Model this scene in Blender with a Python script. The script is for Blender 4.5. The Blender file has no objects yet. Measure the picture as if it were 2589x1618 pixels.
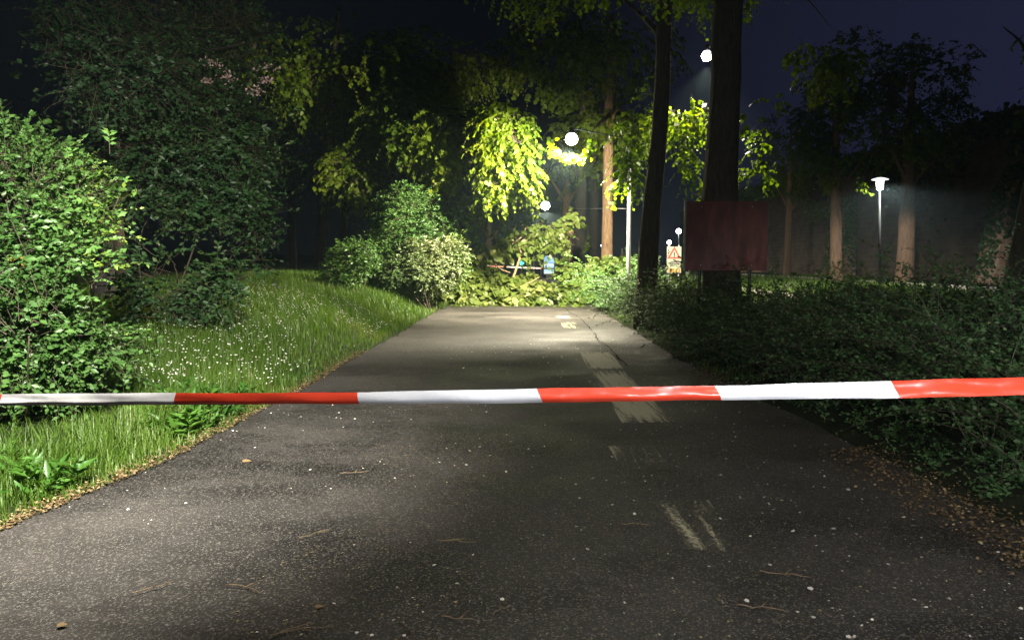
import bpy, math, random
import numpy as np
from mathutils import Vector

S = bpy.context.scene
COL = S.collection
# ------------------------------------------------------------------ camera
F, CX, CY = 1955.0, 1294.5, 809.0          # focal length and centre in the photo's pixels
CAMZ = 1.55
PITCH = math.atan(149 / F)
cam = bpy.data.cameras.new('camera')
cam.lens = 36 * F / 2589
cam.sensor_fit = 'HORIZONTAL'
cam.clip_end = 2000
camo = bpy.data.objects.new('camera', cam)
COL.objects.link(camo)
camo.location = (0, 0, CAMZ)
camo.rotation_euler = (math.pi / 2 - PITCH, 0, 0)
S.camera = camo
# ------------------------------------------------------------------ render + world
S.view_settings.view_transform = 'Standard'
S.view_settings.look = 'None'
S.view_settings.gamma = 1
S.view_settings.exposure = 0
cy = S.cycles
cy.use_denoising = True
try:
    cy.denoiser = 'OPENIMAGEDENOISE'
except Exception:
    pass
cy.max_bounces = 5
cy.diffuse_bounces = 2
cy.glossy_bounces = 2
cy.transmission_bounces = 4
cy.transparent_max_bounces = 12
cy.volume_bounces = 0
cy.sample_clamp_indirect = 4
cy.caustics_reflective = False
cy.caustics_refractive = False
cy.use_adaptive_sampling = True
cy.adaptive_threshold = 0.015

W = bpy.data.worlds.new('World')
S.world = W
W.use_nodes = True
nt = W.node_tree
bg = nt.nodes['Background']
tc = nt.nodes.new('ShaderNodeTexCoord')
dp = nt.nodes.new('ShaderNodeVectorMath'); dp.operation = 'DOT_PRODUCT'
dp.inputs[1].default_value = (0.80, 0.58, 0.10)     # town glow lies ahead to the right
nt.links.new(tc.outputs['Generated'], dp.inputs[0])
rp = nt.nodes.new('ShaderNodeValToRGB')
rp.color_ramp.elements[0].position = 0.64
rp.color_ramp.elements[0].color = (0.0018, 0.0021, 0.0038, 1)
rp.color_ramp.elements[1].position = 1.0
rp.color_ramp.elements[1].color = (0.0155, 0.0180, 0.0440, 1)
nt.links.new(dp.outputs['Value'], rp.inputs[0])
nt.links.new(rp.outputs[0], bg.inputs[0])
bg.inputs[1].default_value = 1.0


def add_light(name, loc, power, color, radius=0.15, spot=None, blend=0.6, aim=(0, 0, -1), parent=None):
    l = bpy.data.lights.new(name, 'SPOT' if spot else 'POINT')
    l.energy = power
    l.color = color
    l.shadow_soft_size = radius
    if spot:
        l.spot_size = math.radians(spot)
        l.spot_blend = blend
    o = bpy.data.objects.new(name, l)
    COL.objects.link(o)
    o.location = loc
    o.rotation_euler = Vector(aim).to_track_quat('-Z', 'Y').to_euler()
    if parent:
        o.parent = parent
    return o


# street light standing above the photographer, out of the picture: its optic throws most light ahead to the left
add_light('street_light_behind', (-0.3, 0.2, 5.2), 18500, (1.0, 0.95, 0.84), 0.20, 66, 1.0, (-3.7, 6.0, -4.0))
add_light('street_light_spill', (-0.3, 0.2, 5.2), 700, (1.0, 0.93, 0.82), 0.20, 130, 0.8, (0.0, 0.5, -1))
# added spot without a visible source, brightening the tree on the left
add_light('tree_fill', (4.0, -4.0, 3.5), 5600, (1.0, 0.90, 0.66), 0.10, 25, 1.0, (-8.2, 16.2, 2.5))
# unseen spot added behind on the right to brighten the shrubs alone
add_light('shrub_fill', (2.6, -4.5, 1.3), 4200, (0.93, 0.97, 1.0), 0.12, 26, 1.0, (2.8, 12.5, -1.05))
# added unseen fill standing in for a camera flash, for tape and shrubs
add_light('flash_fill', (0.22, -0.7, 1.95), 620, (0.93, 0.96, 1.0), 0.10, 96, 0.9, (0.42, 1, -0.14))


# ------------------------------------------------------------------ helpers
def WP(px, py, Y):
    """photo pixel + distance ahead -> world point"""
    u, v = (px - CX) / F, (CY - py) / F
    dy = math.cos(PITCH) + v * math.sin(PITCH)
    dz = -math.sin(PITCH) + v * math.cos(PITCH)
    t = Y / dy
    return np.array([u * t, Y, CAMZ + dz * t])


def ell(px, py, Y, *r):
    return tuple(WP(px, py, Y)) + tuple(r)


def GP(px, py, z=0.0):
    """photo pixel -> point on the ground"""
    u, v = (px - CX) / F, (CY - py) / F
    dy = math.cos(PITCH) + v * math.sin(PITCH)
    dz = -math.sin(PITCH) + v * math.cos(PITCH)
    t = (z - CAMZ) / dz
    return np.array([u * t, dy * t, z])


def sstep(a, b, x):
    t = np.clip((np.asarray(x, float) - a) / (b - a), 0, 1)
    return t * t * (3 - 2 * t)


LE_Y = np.array([-30, 3.0, 4.5, 5.9, 7.9, 9.7, 12.6, 16, 21.6, 27.5, 60, 200])
LE_X = np.array([-3.1, -3.08, -2.96, -2.7, -2.64, -2.55, -2.54, -2.41, -2.37, -2.2, -2.0, -2.0])
def left_edge(y): return np.interp(y, LE_Y, LE_X)
RE_Y = np.array([-30, 4.5, 6.3, 9, 12.6, 22.9, 60, 200])
RE_X = np.array([3.0, 2.98, 2.92, 2.75, 2.64, 2.76, 3.0, 3.0])
def right_edge(y): return np.interp(y, RE_Y, RE_X)


def ground_z(x, y):
    x = np.asarray(x, float); y = np.asarray(y, float)
    dl = np.maximum(left_edge(y) - x, 0)
    s = 0.02 + 0.245 * sstep(8.5, 15, y)
    hl = s * np.minimum(dl, 3.4) * sstep(0, 1.2, dl) + 0.03 * np.maximum(dl - 3.4, 0)
    dr = np.maximum(x - right_edge(y), 0)
    hr = 0.55 * sstep(0.6, 4.5, dr)
    ins = (dl <= 0) & (dr <= 0)
    return np.where(ins, -0.05, hl + hr - 0.012)


def mk(name, V, Fc, mat, parent=None, rnd=None, smooth=False, mi=None, origin=None):
    """V (n,3), Fc (m,k) numpy int or list of tuples -> ONE mesh object"""
    me = bpy.data.meshes.new(name)
    V = np.asarray(V, np.float32)
    if origin is not None:
        V = V - np.asarray(origin, np.float32)
    if isinstance(Fc, np.ndarray):
        m, k = Fc.shape
        me.vertices.add(len(V)); me.vertices.foreach_set('co', V.ravel())
        me.loops.add(m * k); me.loops.foreach_set('vertex_index', Fc.astype(np.int32).ravel())
        me.polygons.add(m)
        me.polygons.foreach_set('loop_start', np.arange(0, m * k, k, dtype=np.int32))
    else:
        me.from_pydata(V.tolist(), [], [tuple(f) for f in Fc])
    me.update(calc_edges=True)
    if rnd is not None:
        a = me.attributes.new('rnd', 'FLOAT', 'POINT')
        a.data.foreach_set('value', np.asarray(rnd, np.float32))
    if smooth:
        me.polygons.foreach_set('use_smooth', np.ones(len(me.polygons), bool))
    for m_ in (mat if isinstance(mat, (list, tuple)) else [mat]):
        me.materials.append(m_)
    if mi is not None:
        me.polygons.foreach_set('material_index', np.asarray(mi, np.int32))
    me.validate()
    o = bpy.data.objects.new(name, me)
    COL.objects.link(o)
    if parent is not None:
        o.parent = parent
    return o


def tag(o, label=None, cat=None, group=None, kind=None):
    if label: o['label'] = label
    if cat: o['category'] = cat
    if group: o['group'] = group
    if kind: o['kind'] = kind
    return o


def thing(name, loc, label, cat, group=None):
    o = bpy.data.objects.new(name, None)
    o.empty_display_size = 0.2
    COL.objects.link(o)
    o.location = [float(c) for c in loc]
    return tag(o, label, cat, group)


class MB:
    """collects shapes, builds ONE mesh"""
    def __init__(s): s.V = []; s.F = []; s.n = 0; s.M = []; s.cur = 0
    def add(s, V, Fc):
        V = np.asarray(V, float)
        s.V.append(V)
        for f in Fc:
            s.F.append(tuple(int(i) + s.n for i in f)); s.M.append(s.cur)
        s.n += len(V)
    def box(s, c, d, rz=0.0):
        x, y, z = [k / 2 for k in d]
        P = np.array([[a, b, e] for a in (-x, x) for b in (-y, y) for e in (-z, z)])
        if rz:
            co, si = math.cos(rz), math.sin(rz)
            P = np.stack([P[:, 0] * co - P[:, 1] * si, P[:, 0] * si + P[:, 1] * co, P[:, 2]], 1)
        s.add(P + np.array(c), [(0, 1, 3, 2), (4, 6, 7, 5), (0, 4, 5, 1), (2, 3, 7, 6), (0, 2, 6, 4), (1, 5, 7, 3)])
    def tube(s, pts, rad, n=10, cap=True, wob=0.0, rng=None):
        pts = np.asarray(pts, float); m = len(pts)
        rad = np.broadcast_to(np.asarray(rad, float), (m,))
        T = np.gradient(pts, axis=0)
        T /= np.linalg.norm(T, axis=1)[:, None] + 1e-9
        ref = np.array([0.0, 1.0, 0]) if abs(T[0][1]) < 0.8 else np.array([1.0, 0, 0])
        V = []
        a = np.linspace(0, 2 * math.pi, n, endpoint=False)
        lob = np.ones(n)
        if wob: lob = 1 + wob * np.sin(3 * a + 1) + wob * np.sin(5 * a + 2)
        for i in range(m):
            u = np.cross(T[i], ref); u /= np.linalg.norm(u) + 1e-9
            v = np.cross(T[i], u)
            r = rad[i] * lob
            if rng is not None: r = r * (1 + wob * 0.6 * rng.normal(size=n))
            V.append(pts[i] + (np.cos(a) * r)[:, None] * u + (np.sin(a) * r)[:, None] * v)
        V = np.concatenate(V)
        Fc = [(i * n + j, i * n + (j + 1) % n, (i + 1) * n + (j + 1) % n, (i + 1) * n + j) for i in range(m - 1) for j in range(n)]
        if cap:
            Fc += [tuple(range(n - 1, -1, -1)), tuple((m - 1) * n + j for j in range(n))]
        s.add(V, Fc)
    def lathe(s, c, prof, n=20):
        a = np.linspace(0, 2 * math.pi, n, endpoint=False)
        V = np.concatenate([np.stack([np.cos(a) * r, np.sin(a) * r, np.full(n, z)], 1) for r, z in prof]) + np.array(c)
        m = len(prof)
        Fc = [(i * n + j, i * n + (j + 1) % n, (i + 1) * n + (j + 1) % n, (i + 1) * n + j) for i in range(m - 1) for j in range(n)]
        Fc += [tuple(range(n - 1, -1, -1)), tuple((m - 1) * n + j for j in range(n))]
        s.add(V, Fc)
    def build(s, name, mat, parent=None, origin=None, smooth=False):
        return mk(name, np.concatenate(s.V), s.F, mat, parent, None, smooth, s.M if isinstance(mat, (list, tuple)) else None, origin)


def smooth_path(pts, n=12):
    """Catmull-Rom through control rows (x,y,z[,r])"""
    P = np.asarray(pts, float)
    if len(P) < 3:
        t = np.linspace(0, 1, n)[:, None]
        return P[0] * (1 - t) + P[-1] * t
    Q = np.concatenate([[2 * P[0] - P[1]], P, [2 * P[-1] - P[-2]]])
    out = []
    for i in range(len(P) - 1):
        a, b, c, d = Q[i:i + 4]
        k = max(2, n // (len(P) - 1))
        for t in np.linspace(0, 1, k, endpoint=False):
            out.append(0.5 * (2 * b + (c - a) * t + (2 * a - 5 * b + 4 * c - d) * t * t + (3 * b - a - 3 * c + d) * t ** 3))
    out.append(P[-1])
    return np.array(out)


# ------------------------------------------------------------------ materials
def new_mat(name):
    m = bpy.data.materials.new(name); m.use_nodes = True
    t = m.node_tree
    return m, t, t.nodes['Principled BSDF'], t.nodes['Material Output']


def N(t, typ, **kw):
    n = t.nodes.new('ShaderNode' + typ)
    for k, v in kw.items():
        if k.startswith('i_'):
            n.inputs[k[2:].replace('_', ' ')].default_value = v
        else:
            setattr(n, k, v)
    return n


def ramp(t, src, stops):
    r = N(t, 'ValToRGB')
    e = r.color_ramp.elements
    while len(e) < len(stops): e.new(0.5)
    for k, (p, c) in enumerate(stops):
        e[k].position = p
        e[k].color = (*c, 1) if len(c) == 3 else c
    t.links.new(src, r.inputs[0])
    return r


def leaf_mat(name, c1, c2, c3=None, trans=0.4, rough=0.42, tcol=None, spec=0.35):
    m, t, b, out = new_mat(name)
    a = N(t, 'Attribute', attribute_name='rnd')
    stops = [(0, c1), (0.86, c2)] + ([(1.0, c3)] if c3 else [])
    r = ramp(t, a.outputs['Fac'], stops)
    t.links.new(r.outputs[0], b.inputs['Base Color'])
    b.inputs['Roughness'].default_value = rough
    b.inputs['Specular IOR Level'].default_value = spec
    tr = N(t, 'BsdfTranslucent')
    mul = N(t, 'Mix', data_type='RGBA', blend_type='MULTIPLY')
    mul.inputs[0].default_value = 1
    tcol = tcol or (1.9, 1.7, 0.55)
    mul.inputs[7].default_value = (*tcol, 1)
    t.links.new(r.outputs[0], mul.inputs[6])
    t.links.new(mul.outputs[2], tr.inputs[0])
    mx = N(t, 'MixShader'); mx.inputs[0].default_value = trans
    t.links.new(b.outputs[0], mx.inputs[1]); t.links.new(tr.outputs[0], mx.inputs[2])
    t.links.new(mx.outputs[0], out.inputs[0])
    return m


def plain(name, c, rough=0.5, metal=0.0, var=0.25, scale=8.0, bump=0.0, spec=0.5):
    m, t, b, out = new_mat(name)
    co = N(t, 'TexCoord')
    n = N(t, 'TexNoise'); n.inputs['Scale'].default_value = scale; n.inputs['Detail'].default_value = 6
    t.links.new(co.outputs['Object'], n.inputs['Vector'])
    lo = [k * (1 - var) for k in c]; hi = [min(1, k * (1 + var)) for k in c]
    r = ramp(t, n.outputs['Fac'], [(0.3, lo), (0.7, hi)])
    t.links.new(r.outputs[0], b.inputs['Base Color'])
    b.inputs['Roughness'].default_value = rough
    b.inputs['Metallic'].default_value = metal
    b.inputs['Specular IOR Level'].default_value = spec
    if bump:
        bp = N(t, 'Bump'); bp.inputs['Strength'].default_value = bump; bp.inputs['Distance'].default_value = 0.02
        t.links.new(n.outputs['Fac'], bp.inputs['Height']); t.links.new(bp.outputs[0], b.inputs['Normal'])
    return m


def emit(name, c, s):
    m, t, b, out = new_mat(name)
    b.inputs['Base Color'].default_value = (0.8, 0.8, 0.8, 1)
    b.inputs['Emission Color'].default_value = (*c, 1)
    b.inputs['Emission Strength'].default_value = s
    return m


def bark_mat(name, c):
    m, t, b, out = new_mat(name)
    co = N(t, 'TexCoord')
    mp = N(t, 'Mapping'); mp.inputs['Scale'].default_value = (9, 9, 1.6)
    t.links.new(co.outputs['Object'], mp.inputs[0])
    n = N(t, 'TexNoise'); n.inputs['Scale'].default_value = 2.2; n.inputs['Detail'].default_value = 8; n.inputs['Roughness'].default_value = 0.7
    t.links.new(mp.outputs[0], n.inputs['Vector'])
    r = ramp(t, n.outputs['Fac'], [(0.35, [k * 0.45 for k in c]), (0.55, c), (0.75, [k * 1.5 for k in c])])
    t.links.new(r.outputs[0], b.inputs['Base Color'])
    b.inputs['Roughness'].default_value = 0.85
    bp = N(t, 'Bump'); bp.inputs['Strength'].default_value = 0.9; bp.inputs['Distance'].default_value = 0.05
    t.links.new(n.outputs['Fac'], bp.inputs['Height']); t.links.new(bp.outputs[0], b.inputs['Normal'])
    return m


M = {}
M['bush'] = leaf_mat('bush_leaf', (0.045, 0.110, 0.026), (0.105, 0.215, 0.050), (0.18, 0.26, 0.035), 0.30, 0.42)
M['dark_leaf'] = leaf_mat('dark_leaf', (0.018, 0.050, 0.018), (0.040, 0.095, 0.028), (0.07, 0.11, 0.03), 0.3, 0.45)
M['linden'] = leaf_mat('linden_leaf', (0.050, 0.092, 0.008), (0.10, 0.145, 0.010), (0.14, 0.165, 0.015), 0.5, 0.45, (2.15, 2.25, 0.35), 0.25)
M['fallen_leaf'] = leaf_mat('fallen_leaf', (0.065, 0.110, 0.018), (0.145, 0.195, 0.040), (0.24, 0.27, 0.09), 0.3, 0.42, (1.5, 1.6, 0.6))
M['pale_leaf'] = leaf_mat('pale_leaf', (0.06, 0.11, 0.035), (0.17, 0.22, 0.10), (0.40, 0.43, 0.30), 0.25, 0.45)
M['hedge_leaf'] = leaf_mat('hedge_leaf', (0.028, 0.070, 0.024), (0.072, 0.135, 0.046), (0.13, 0.18, 0.07), 0.25, 0.5, None, 0.22)
M['ivy'] = leaf_mat('ivy_leaf', (0.02, 0.05, 0.015), (0.05, 0.10, 0.03), None, 0.2, 0.4)
M['yellow_leaf'] = leaf_mat('yellow_leaf', (0.12, 0.13, 0.02), (0.22, 0.20, 0.03), None, 0.3, 0.45)
M['grass'] = leaf_mat('grass_blade', (0.042, 0.090, 0.011), (0.090, 0.160, 0.020), (0.15, 0.18, 0.05), 0.35, 0.45, (1.5, 1.6, 0.5))
M['weed'] = leaf_mat('weed_leaf', (0.035, 0.10, 0.014), (0.075, 0.17, 0.025), None, 0.3, 0.42)
M['petal'] = leaf_mat('petal', (0.55, 0.52, 0.45), (0.75, 0.72, 0.66), None, 0.2, 0.5, (1, 1, 1))
M['flake'] = leaf_mat('flake', (0.10, 0.075, 0.04), (0.26, 0.21, 0.12), (0.42, 0.36, 0.24), 0.1, 0.6, (1, 1, 1))
M['litter'] = leaf_mat('litter', (0.08, 0.05, 0.025), (0.22, 0.155, 0.075), (0.38, 0.29, 0.15), 0.1, 0.6, (1, 1, 1))
M['blossom'] = leaf_mat('blossom', (0.40, 0.27, 0.27), (0.60, 0.46, 0.46), None, 0.3, 0.5, (1, 1, 1))
M['daisy'] = leaf_mat('daisy', (0.65, 0.65, 0.55), (0.80, 0.80, 0.76), None, 0.2, 0.5, (1, 1, 1))
M['orange_leaf'] = leaf_mat('orange_leaf', (0.45, 0.16, 0.03), (0.55, 0.28, 0.06), None, 0.3, 0.45, (1, 1, 0.6))
M['bark'] = bark_mat('bark', (0.075, 0.058, 0.042))
M['bark_grey'] = bark_mat('bark_grey', (0.12, 0.072, 0.042))
M['bark_shaded'] = bark_mat('bark_shaded', (0.022, 0.018, 0.015))  # darker bark copy for trunks in the dark: shade put into the colour
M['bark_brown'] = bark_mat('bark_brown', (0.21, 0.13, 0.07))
M['twig'] = plain('twig_bark', (0.055, 0.042, 0.026), 0.7, var=0.35, scale=20)
M['fresh_wood'] = plain('fresh_twig_bark', (0.26, 0.18, 0.09), 0.6, var=0.35, scale=20)
M['path_twig'] = plain('path_twig_bark', (0.15, 0.105, 0.06), 0.7, var=0.4, scale=30)
M['grey_metal'] = plain('galvanised_metal', (0.20, 0.205, 0.20), 0.42, 0.3, 0.12, 6)
M['dark_metal'] = plain('dark_metal', (0.05, 0.05, 0.055), 0.45, 0.3, 0.2, 6)
M['lampglow'] = emit('lamp_glass_warm', (1.0, 0.91, 0.70), 480)
M['lampglow_dim'] = emit('lamp_glass_soft', (1.0, 0.91, 0.70), 110)
M['lampglow_w'] = emit('lamp_glass_white', (0.95, 0.97, 1.0), 22)

# ------------------------------------------------------------------ leaves
TPL = {
    # u along, v across, w off-plane
    'oval': (np.array([[0, 0, 0], [.45, -.5, .07], [.45, .5, .07], [.5, 0, -.05], [1, 0, .0]]),
             np.array([[0, 3, 1], [0, 2, 3], [3, 4, 1], [3, 2, 4]])),
    'heart': (np.array([[0, 0, 0], [-.06, .30, .03], [.28, .54, .05], [.66, .36, .0], [1, 0, -.12], [.66, -.36, .0], [.28, -.54, .05], [-.06, -.30, .03], [.38, 0, -.06]]),
              np.array([[8, 0, 1], [8, 1, 2], [8, 2, 3], [8, 3, 4], [8, 4, 5], [8, 5, 6], [8, 6, 7], [8, 7, 0]])),
    'quad': (np.array([[0, -.3, 0], [0, .3, 0], [1, .35, .1], [.9, -.4, .02]]), np.array([[0, 1, 2], [0, 2, 3]])),
    'penta': (np.array([[0, 0, 0], [.35, .5, .12], [.9, .4, .1], [1.0, -.25, .02], [.4, -.55, .1]]), np.array([[0, 1, 2], [0, 2, 3], [0, 3, 4]])),
}


def unit(a): return a / (np.linalg.norm(a, axis=-1, keepdims=True) + 1e-9)


def leaf_geo(pos, d, nrm, L, Wd, rnd, tpl='oval'):
    tv, tf = TPL[tpl]
    d = unit(d)
    side = unit(np.cross(nrm, d)); nn = np.cross(d, side)
    n, k = len(pos), len(tv)
    V = (pos[:, None] + tv[None, :, 0:1] * (d * L[:, None])[:, None] + tv[None, :, 1:2] * (side * Wd[:, None])[:, None]
         + tv[None, :, 2:3] * (nn * L[:, None])[:, None]).reshape(-1, 3)
    Fc = (tf[None] + (np.arange(n) * k)[:, None, None]).reshape(-1, 3)
    return V, Fc, np.repeat(rnd, k)


def noise3(p, seed, freq):
    r = np.random.default_rng(seed)
    k = r.normal(size=(9, 3)) * freq
    ph = r.uniform(0, 6.28, 9)
    return np.sin(p @ k.T + ph).sum(1) / 3.0


def crown_points(rng, ells, n, shell=0.45, gap=-0.2, gfreq=1.2, seed=3, lump=0.22):
    """points in lumpy ellipsoids [(cx,cy,cz,rx,ry,rz)], more near the skin, holes cut by noise"""
    E = np.array([list(e) + [1.0] * (7 - len(e)) for e in ells], float)
    w = (E[:, 3] * E[:, 4] * E[:, 5]) ** 0.72 * (E[:, 6] if E.shape[1] > 6 else 1)
    k = rng.choice(len(E), size=int(n * 2.2), p=w / w.sum())
    d = unit(rng.normal(size=(len(k), 3)))
    r = rng.uniform(0, 1, len(k)) ** shell
    r = r * (1 + lump * noise3(d * 2.2 + E[k, :3], seed, 1.0))
    p = E[k, :3] + d * r[:, None] * E[k, 3:6]
    nr = unit(d / E[k, 3:6])
    ok = noise3(p, seed + 7, gfreq) > gap
    p, nr = p[ok][:n], nr[ok][:n]
    return p, nr


def foliage(rng, p, nr, tl=0.35, nl=9, L=0.06, ratio=0.5, up=0.25, droop=0.35, spread=0.9, tpl='oval', hang=0.0, seed=5, jit=0.4):
    """twigs at p pointing outwards, leaves along them; returns leaf geo and twig geo"""
    n = len(p)
    d = unit(nr + rng.normal(size=(n, 3)) * 0.55 + np.array([0, 0, up]))
    ln = tl * rng.uniform(0.5, 1.3, n)
    t = (np.arange(nl) + 0.6) / nl
    down = np.array([0, 0, -1.0])
    P = p[:, None] + d[:, None] * (ln[:, None, None] * t[None, :, None]) + down * (droop * ln[:, None, None] * (t ** 2)[None, :, None])
    tang = unit(d[:, None] + down * (2 * droop * t[None, :, None]))
    side = unit(np.cross(tang, np.array([0, 0, 1.0])) + 1e-4)
    sg = np.where(np.arange(nl) % 2 == 0, 1.0, -1.0)[None, :, None]
    ld = unit(tang * 0.6 + side * sg * spread + rng.normal(size=P.shape) * jit + down * hang)
    ln_n = unit(np.array([0, -0.12, 0.62]) + rng.normal(size=P.shape) * 0.55 + nr[:, None] * 0.75)
    cl = 0.5 + 0.32 * noise3(p, seed, 1.6)                        # colour drifts from twig to twig
    rn = np.clip(np.repeat(cl, nl) + rng.normal(size=n * nl) * 0.16, 0, 1)
    Ls = L * rng.uniform(0.55, 1.2, n * nl) * np.repeat(rng.uniform(0.65, 1.3, n), nl)
    lg = leaf_geo(P.reshape(-1, 3), ld.reshape(-1, 3), ln_n.reshape(-1, 3), Ls, Ls * ratio * 2 * 0.5, rn, tpl)
    # twigs: three-sided tapering sticks
    r0 = 0.0028 + 0.0035 * tl
    s0 = unit(np.cross(d, np.array([0.3, 0.2, 1.0]))); s1 = np.cross(d, s0)
    base = p - d * (ln * 0.5)[:, None]
    ang = [0, 2.09, 4.19]
    rings = []
    for tt, rr in ((0, r0), (0.65, r0 * 0.7), (1.0, r0 * 0.25)):
        c = (base if tt == 0 else p + d * (ln * tt)[:, None] + down * (droop * ln * tt * tt)[:, None])
        rings.append(np.stack([c + rr * (math.cos(a) * s0 + math.sin(a) * s1) for a in ang], 1))
    TV = np.concatenate(rings, 1).reshape(-1, 3)
    f = []
    for i in range(2):
        for j in range(3):
            f.append([i * 3 + j, i * 3 + (j + 1) % 3, i * 3 + 3 + (j + 1) % 3, i * 3 + 3 + j])
    TF = (np.array(f)[None] + (np.arange(n) * 9)[:, None, None]).reshape(-1, 4)
    return lg, (TV, TF)


def join_geo(gs):
    V, Fc, R, n = [], [], [], 0
    for v, f, r in gs:
        V.append(v); Fc.append(f + n); R.append(r); n += len(v)
    return np.concatenate(V), np.concatenate(Fc), np.concatenate(R)


def leafy(root, base, lg, tw, lmat, tmat, crown_name='crown', twig_name='branchwork'):
    mk(crown_name, lg[0], lg[1], lmat, root, lg[2], origin=base)
    if tw is not None:
        mk(twig_name, tw[0], tw[1], tmat, root, origin=base)['kind'] = 'stuff'


def bush(name, base, ells, label, cat='bush', n=900, lmat='bush', group=None, seed=1, stems=7, **kw):
    rng = np.random.default_rng(seed)
    cp = {k: kw.pop(k) for k in ('shell', 'gap', 'gfreq', 'lump') if k in kw}
    base = np.array(base, float)
    root = thing(name, base, label, cat, group)
    p, nr = crown_points(rng, ells, n, seed=seed, **cp)
    g = ground_z(p[:, 0], p[:, 1]) + 0.08
    ok = p[:, 2] > g
    lg, tw = foliage(rng, p[ok], nr[ok], seed=seed, **kw)
    leafy(root, base, lg, tw, M[lmat], M['twig'], 'foliage')
    mb = MB()
    E = np.array([e[:6] for e in ells])
    for i in range(stems):
        e = E[rng.integers(len(E))]
        end = e[:3] + rng.normal(size=3) * e[3:6] * 0.4
        s = base + np.array([rng.normal() * 0.2, rng.normal() * 0.2, -0.05])
        mid = (s * 0.5 + end * 0.5) + rng.normal(size=3) * 0.12
        q = smooth_path([s, mid, end], 9)
        mb.tube(q, np.linspace(0.017, 0.006, len(q)), 6)
    mb.build('stem', M['twig'], root, base, True)
    return root


def tree(name, label, trunk, limbs, ells, n, lmat='linden', bark='bark', group=None, seed=1, cat='tree', extra=None, **kw):
    """trunk rows (x,y,z,r); limbs lists of rows; ells crown lumps"""
    rng = np.random.default_rng(seed)
    cp = {k: kw.pop(k) for k in ('shell', 'gap', 'gfreq', 'lump') if k in kw}
    base = np.array(trunk[0][:3], float)
    root = thing(name, base, label, cat, group)
    q = smooth_path(trunk, 26)
    mb = MB(); mb.tube(q[:, :3], q[:, 3], 16, True, 0.05, rng)
    mb.build('trunk', M[bark], root, base, True)
    if limbs:
        for l in limbs:
            mb = MB(); q = smooth_path(l, 14); mb.tube(q[:, :3], q[:, 3], 8, True, 0.04, rng)
            mb.build('limb', M[bark], root, base, True)
    if n:
        p, nr = crown_points(rng, ells, n, seed=seed, **cp)
        lg, tw = foliage(rng, p, nr, seed=seed, **kw)
        leafy(root, base, lg, tw, M[lmat], M['twig'])
    return root


# ================================================================== SETTING
def build_ground():
    xs = np.unique(np.concatenate([[-900, -300, -120, -60], np.arange(-40, -8, 2.0), np.arange(-8, 8, 0.25), np.arange(8, 60, 2.0), [60, 120, 300, 900]]))
    ys = np.unique(np.concatenate([[-300, -60, -20], np.arange(-12, 40, 0.5), np.arange(40, 160, 5.0), [160, 300, 900, 1800]]))
    X, Y = np.meshgrid(xs, ys)
    Z = ground_z(X, Y) + 0.02 * np.sin(X * 1.7) * np.sin(Y * 1.3) * ((X < left_edge(Y) - 0.6) | (X > right_edge(Y) + 0.6))
    V = np.stack([X.ravel(), Y.ravel(), Z.ravel()], 1)
    nx = len(xs)
    i, j = np.meshgrid(np.arange(nx - 1), np.arange(len(ys) - 1))
    a = (j * nx + i).ravel()
    Fc = np.stack([a, a + 1, a + nx + 1, a + nx], 1)
    m, t, b, out = new_mat('soil_and_turf')
    co = N(t, 'TexCoord')
    n = N(t, 'TexNoise'); n.inputs['Scale'].default_value = 3.0; n.inputs['Detail'].default_value = 10; n.inputs['Roughness'].default_value = 0.7
    t.links.new(co.outputs['Object'], n.inputs['Vector'])
    r = ramp(t, n.outputs['Fac'], [(0.3, (0.010, 0.012, 0.006)), (0.55, (0.016, 0.022, 0.009)), (0.75, (0.036, 0.030, 0.016))])
    t.links.new(r.outputs[0], b.inputs['Base Color'])
    b.inputs['Roughness'].default_value = 0.95
    b.inputs['Specular IOR Level'].default_value = 0.15
    bp = N(t, 'Bump'); bp.inputs['Strength'].default_value = 0.8; bp.inputs['Distance'].default_value = 0.05
    t.links.new(n.outputs['Fac'], bp.inputs['Height']); t.links.new(bp.outputs[0], b.inputs['Normal'])
    tag(mk('ground', V, Fc, m, smooth=True), kind='structure')


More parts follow.
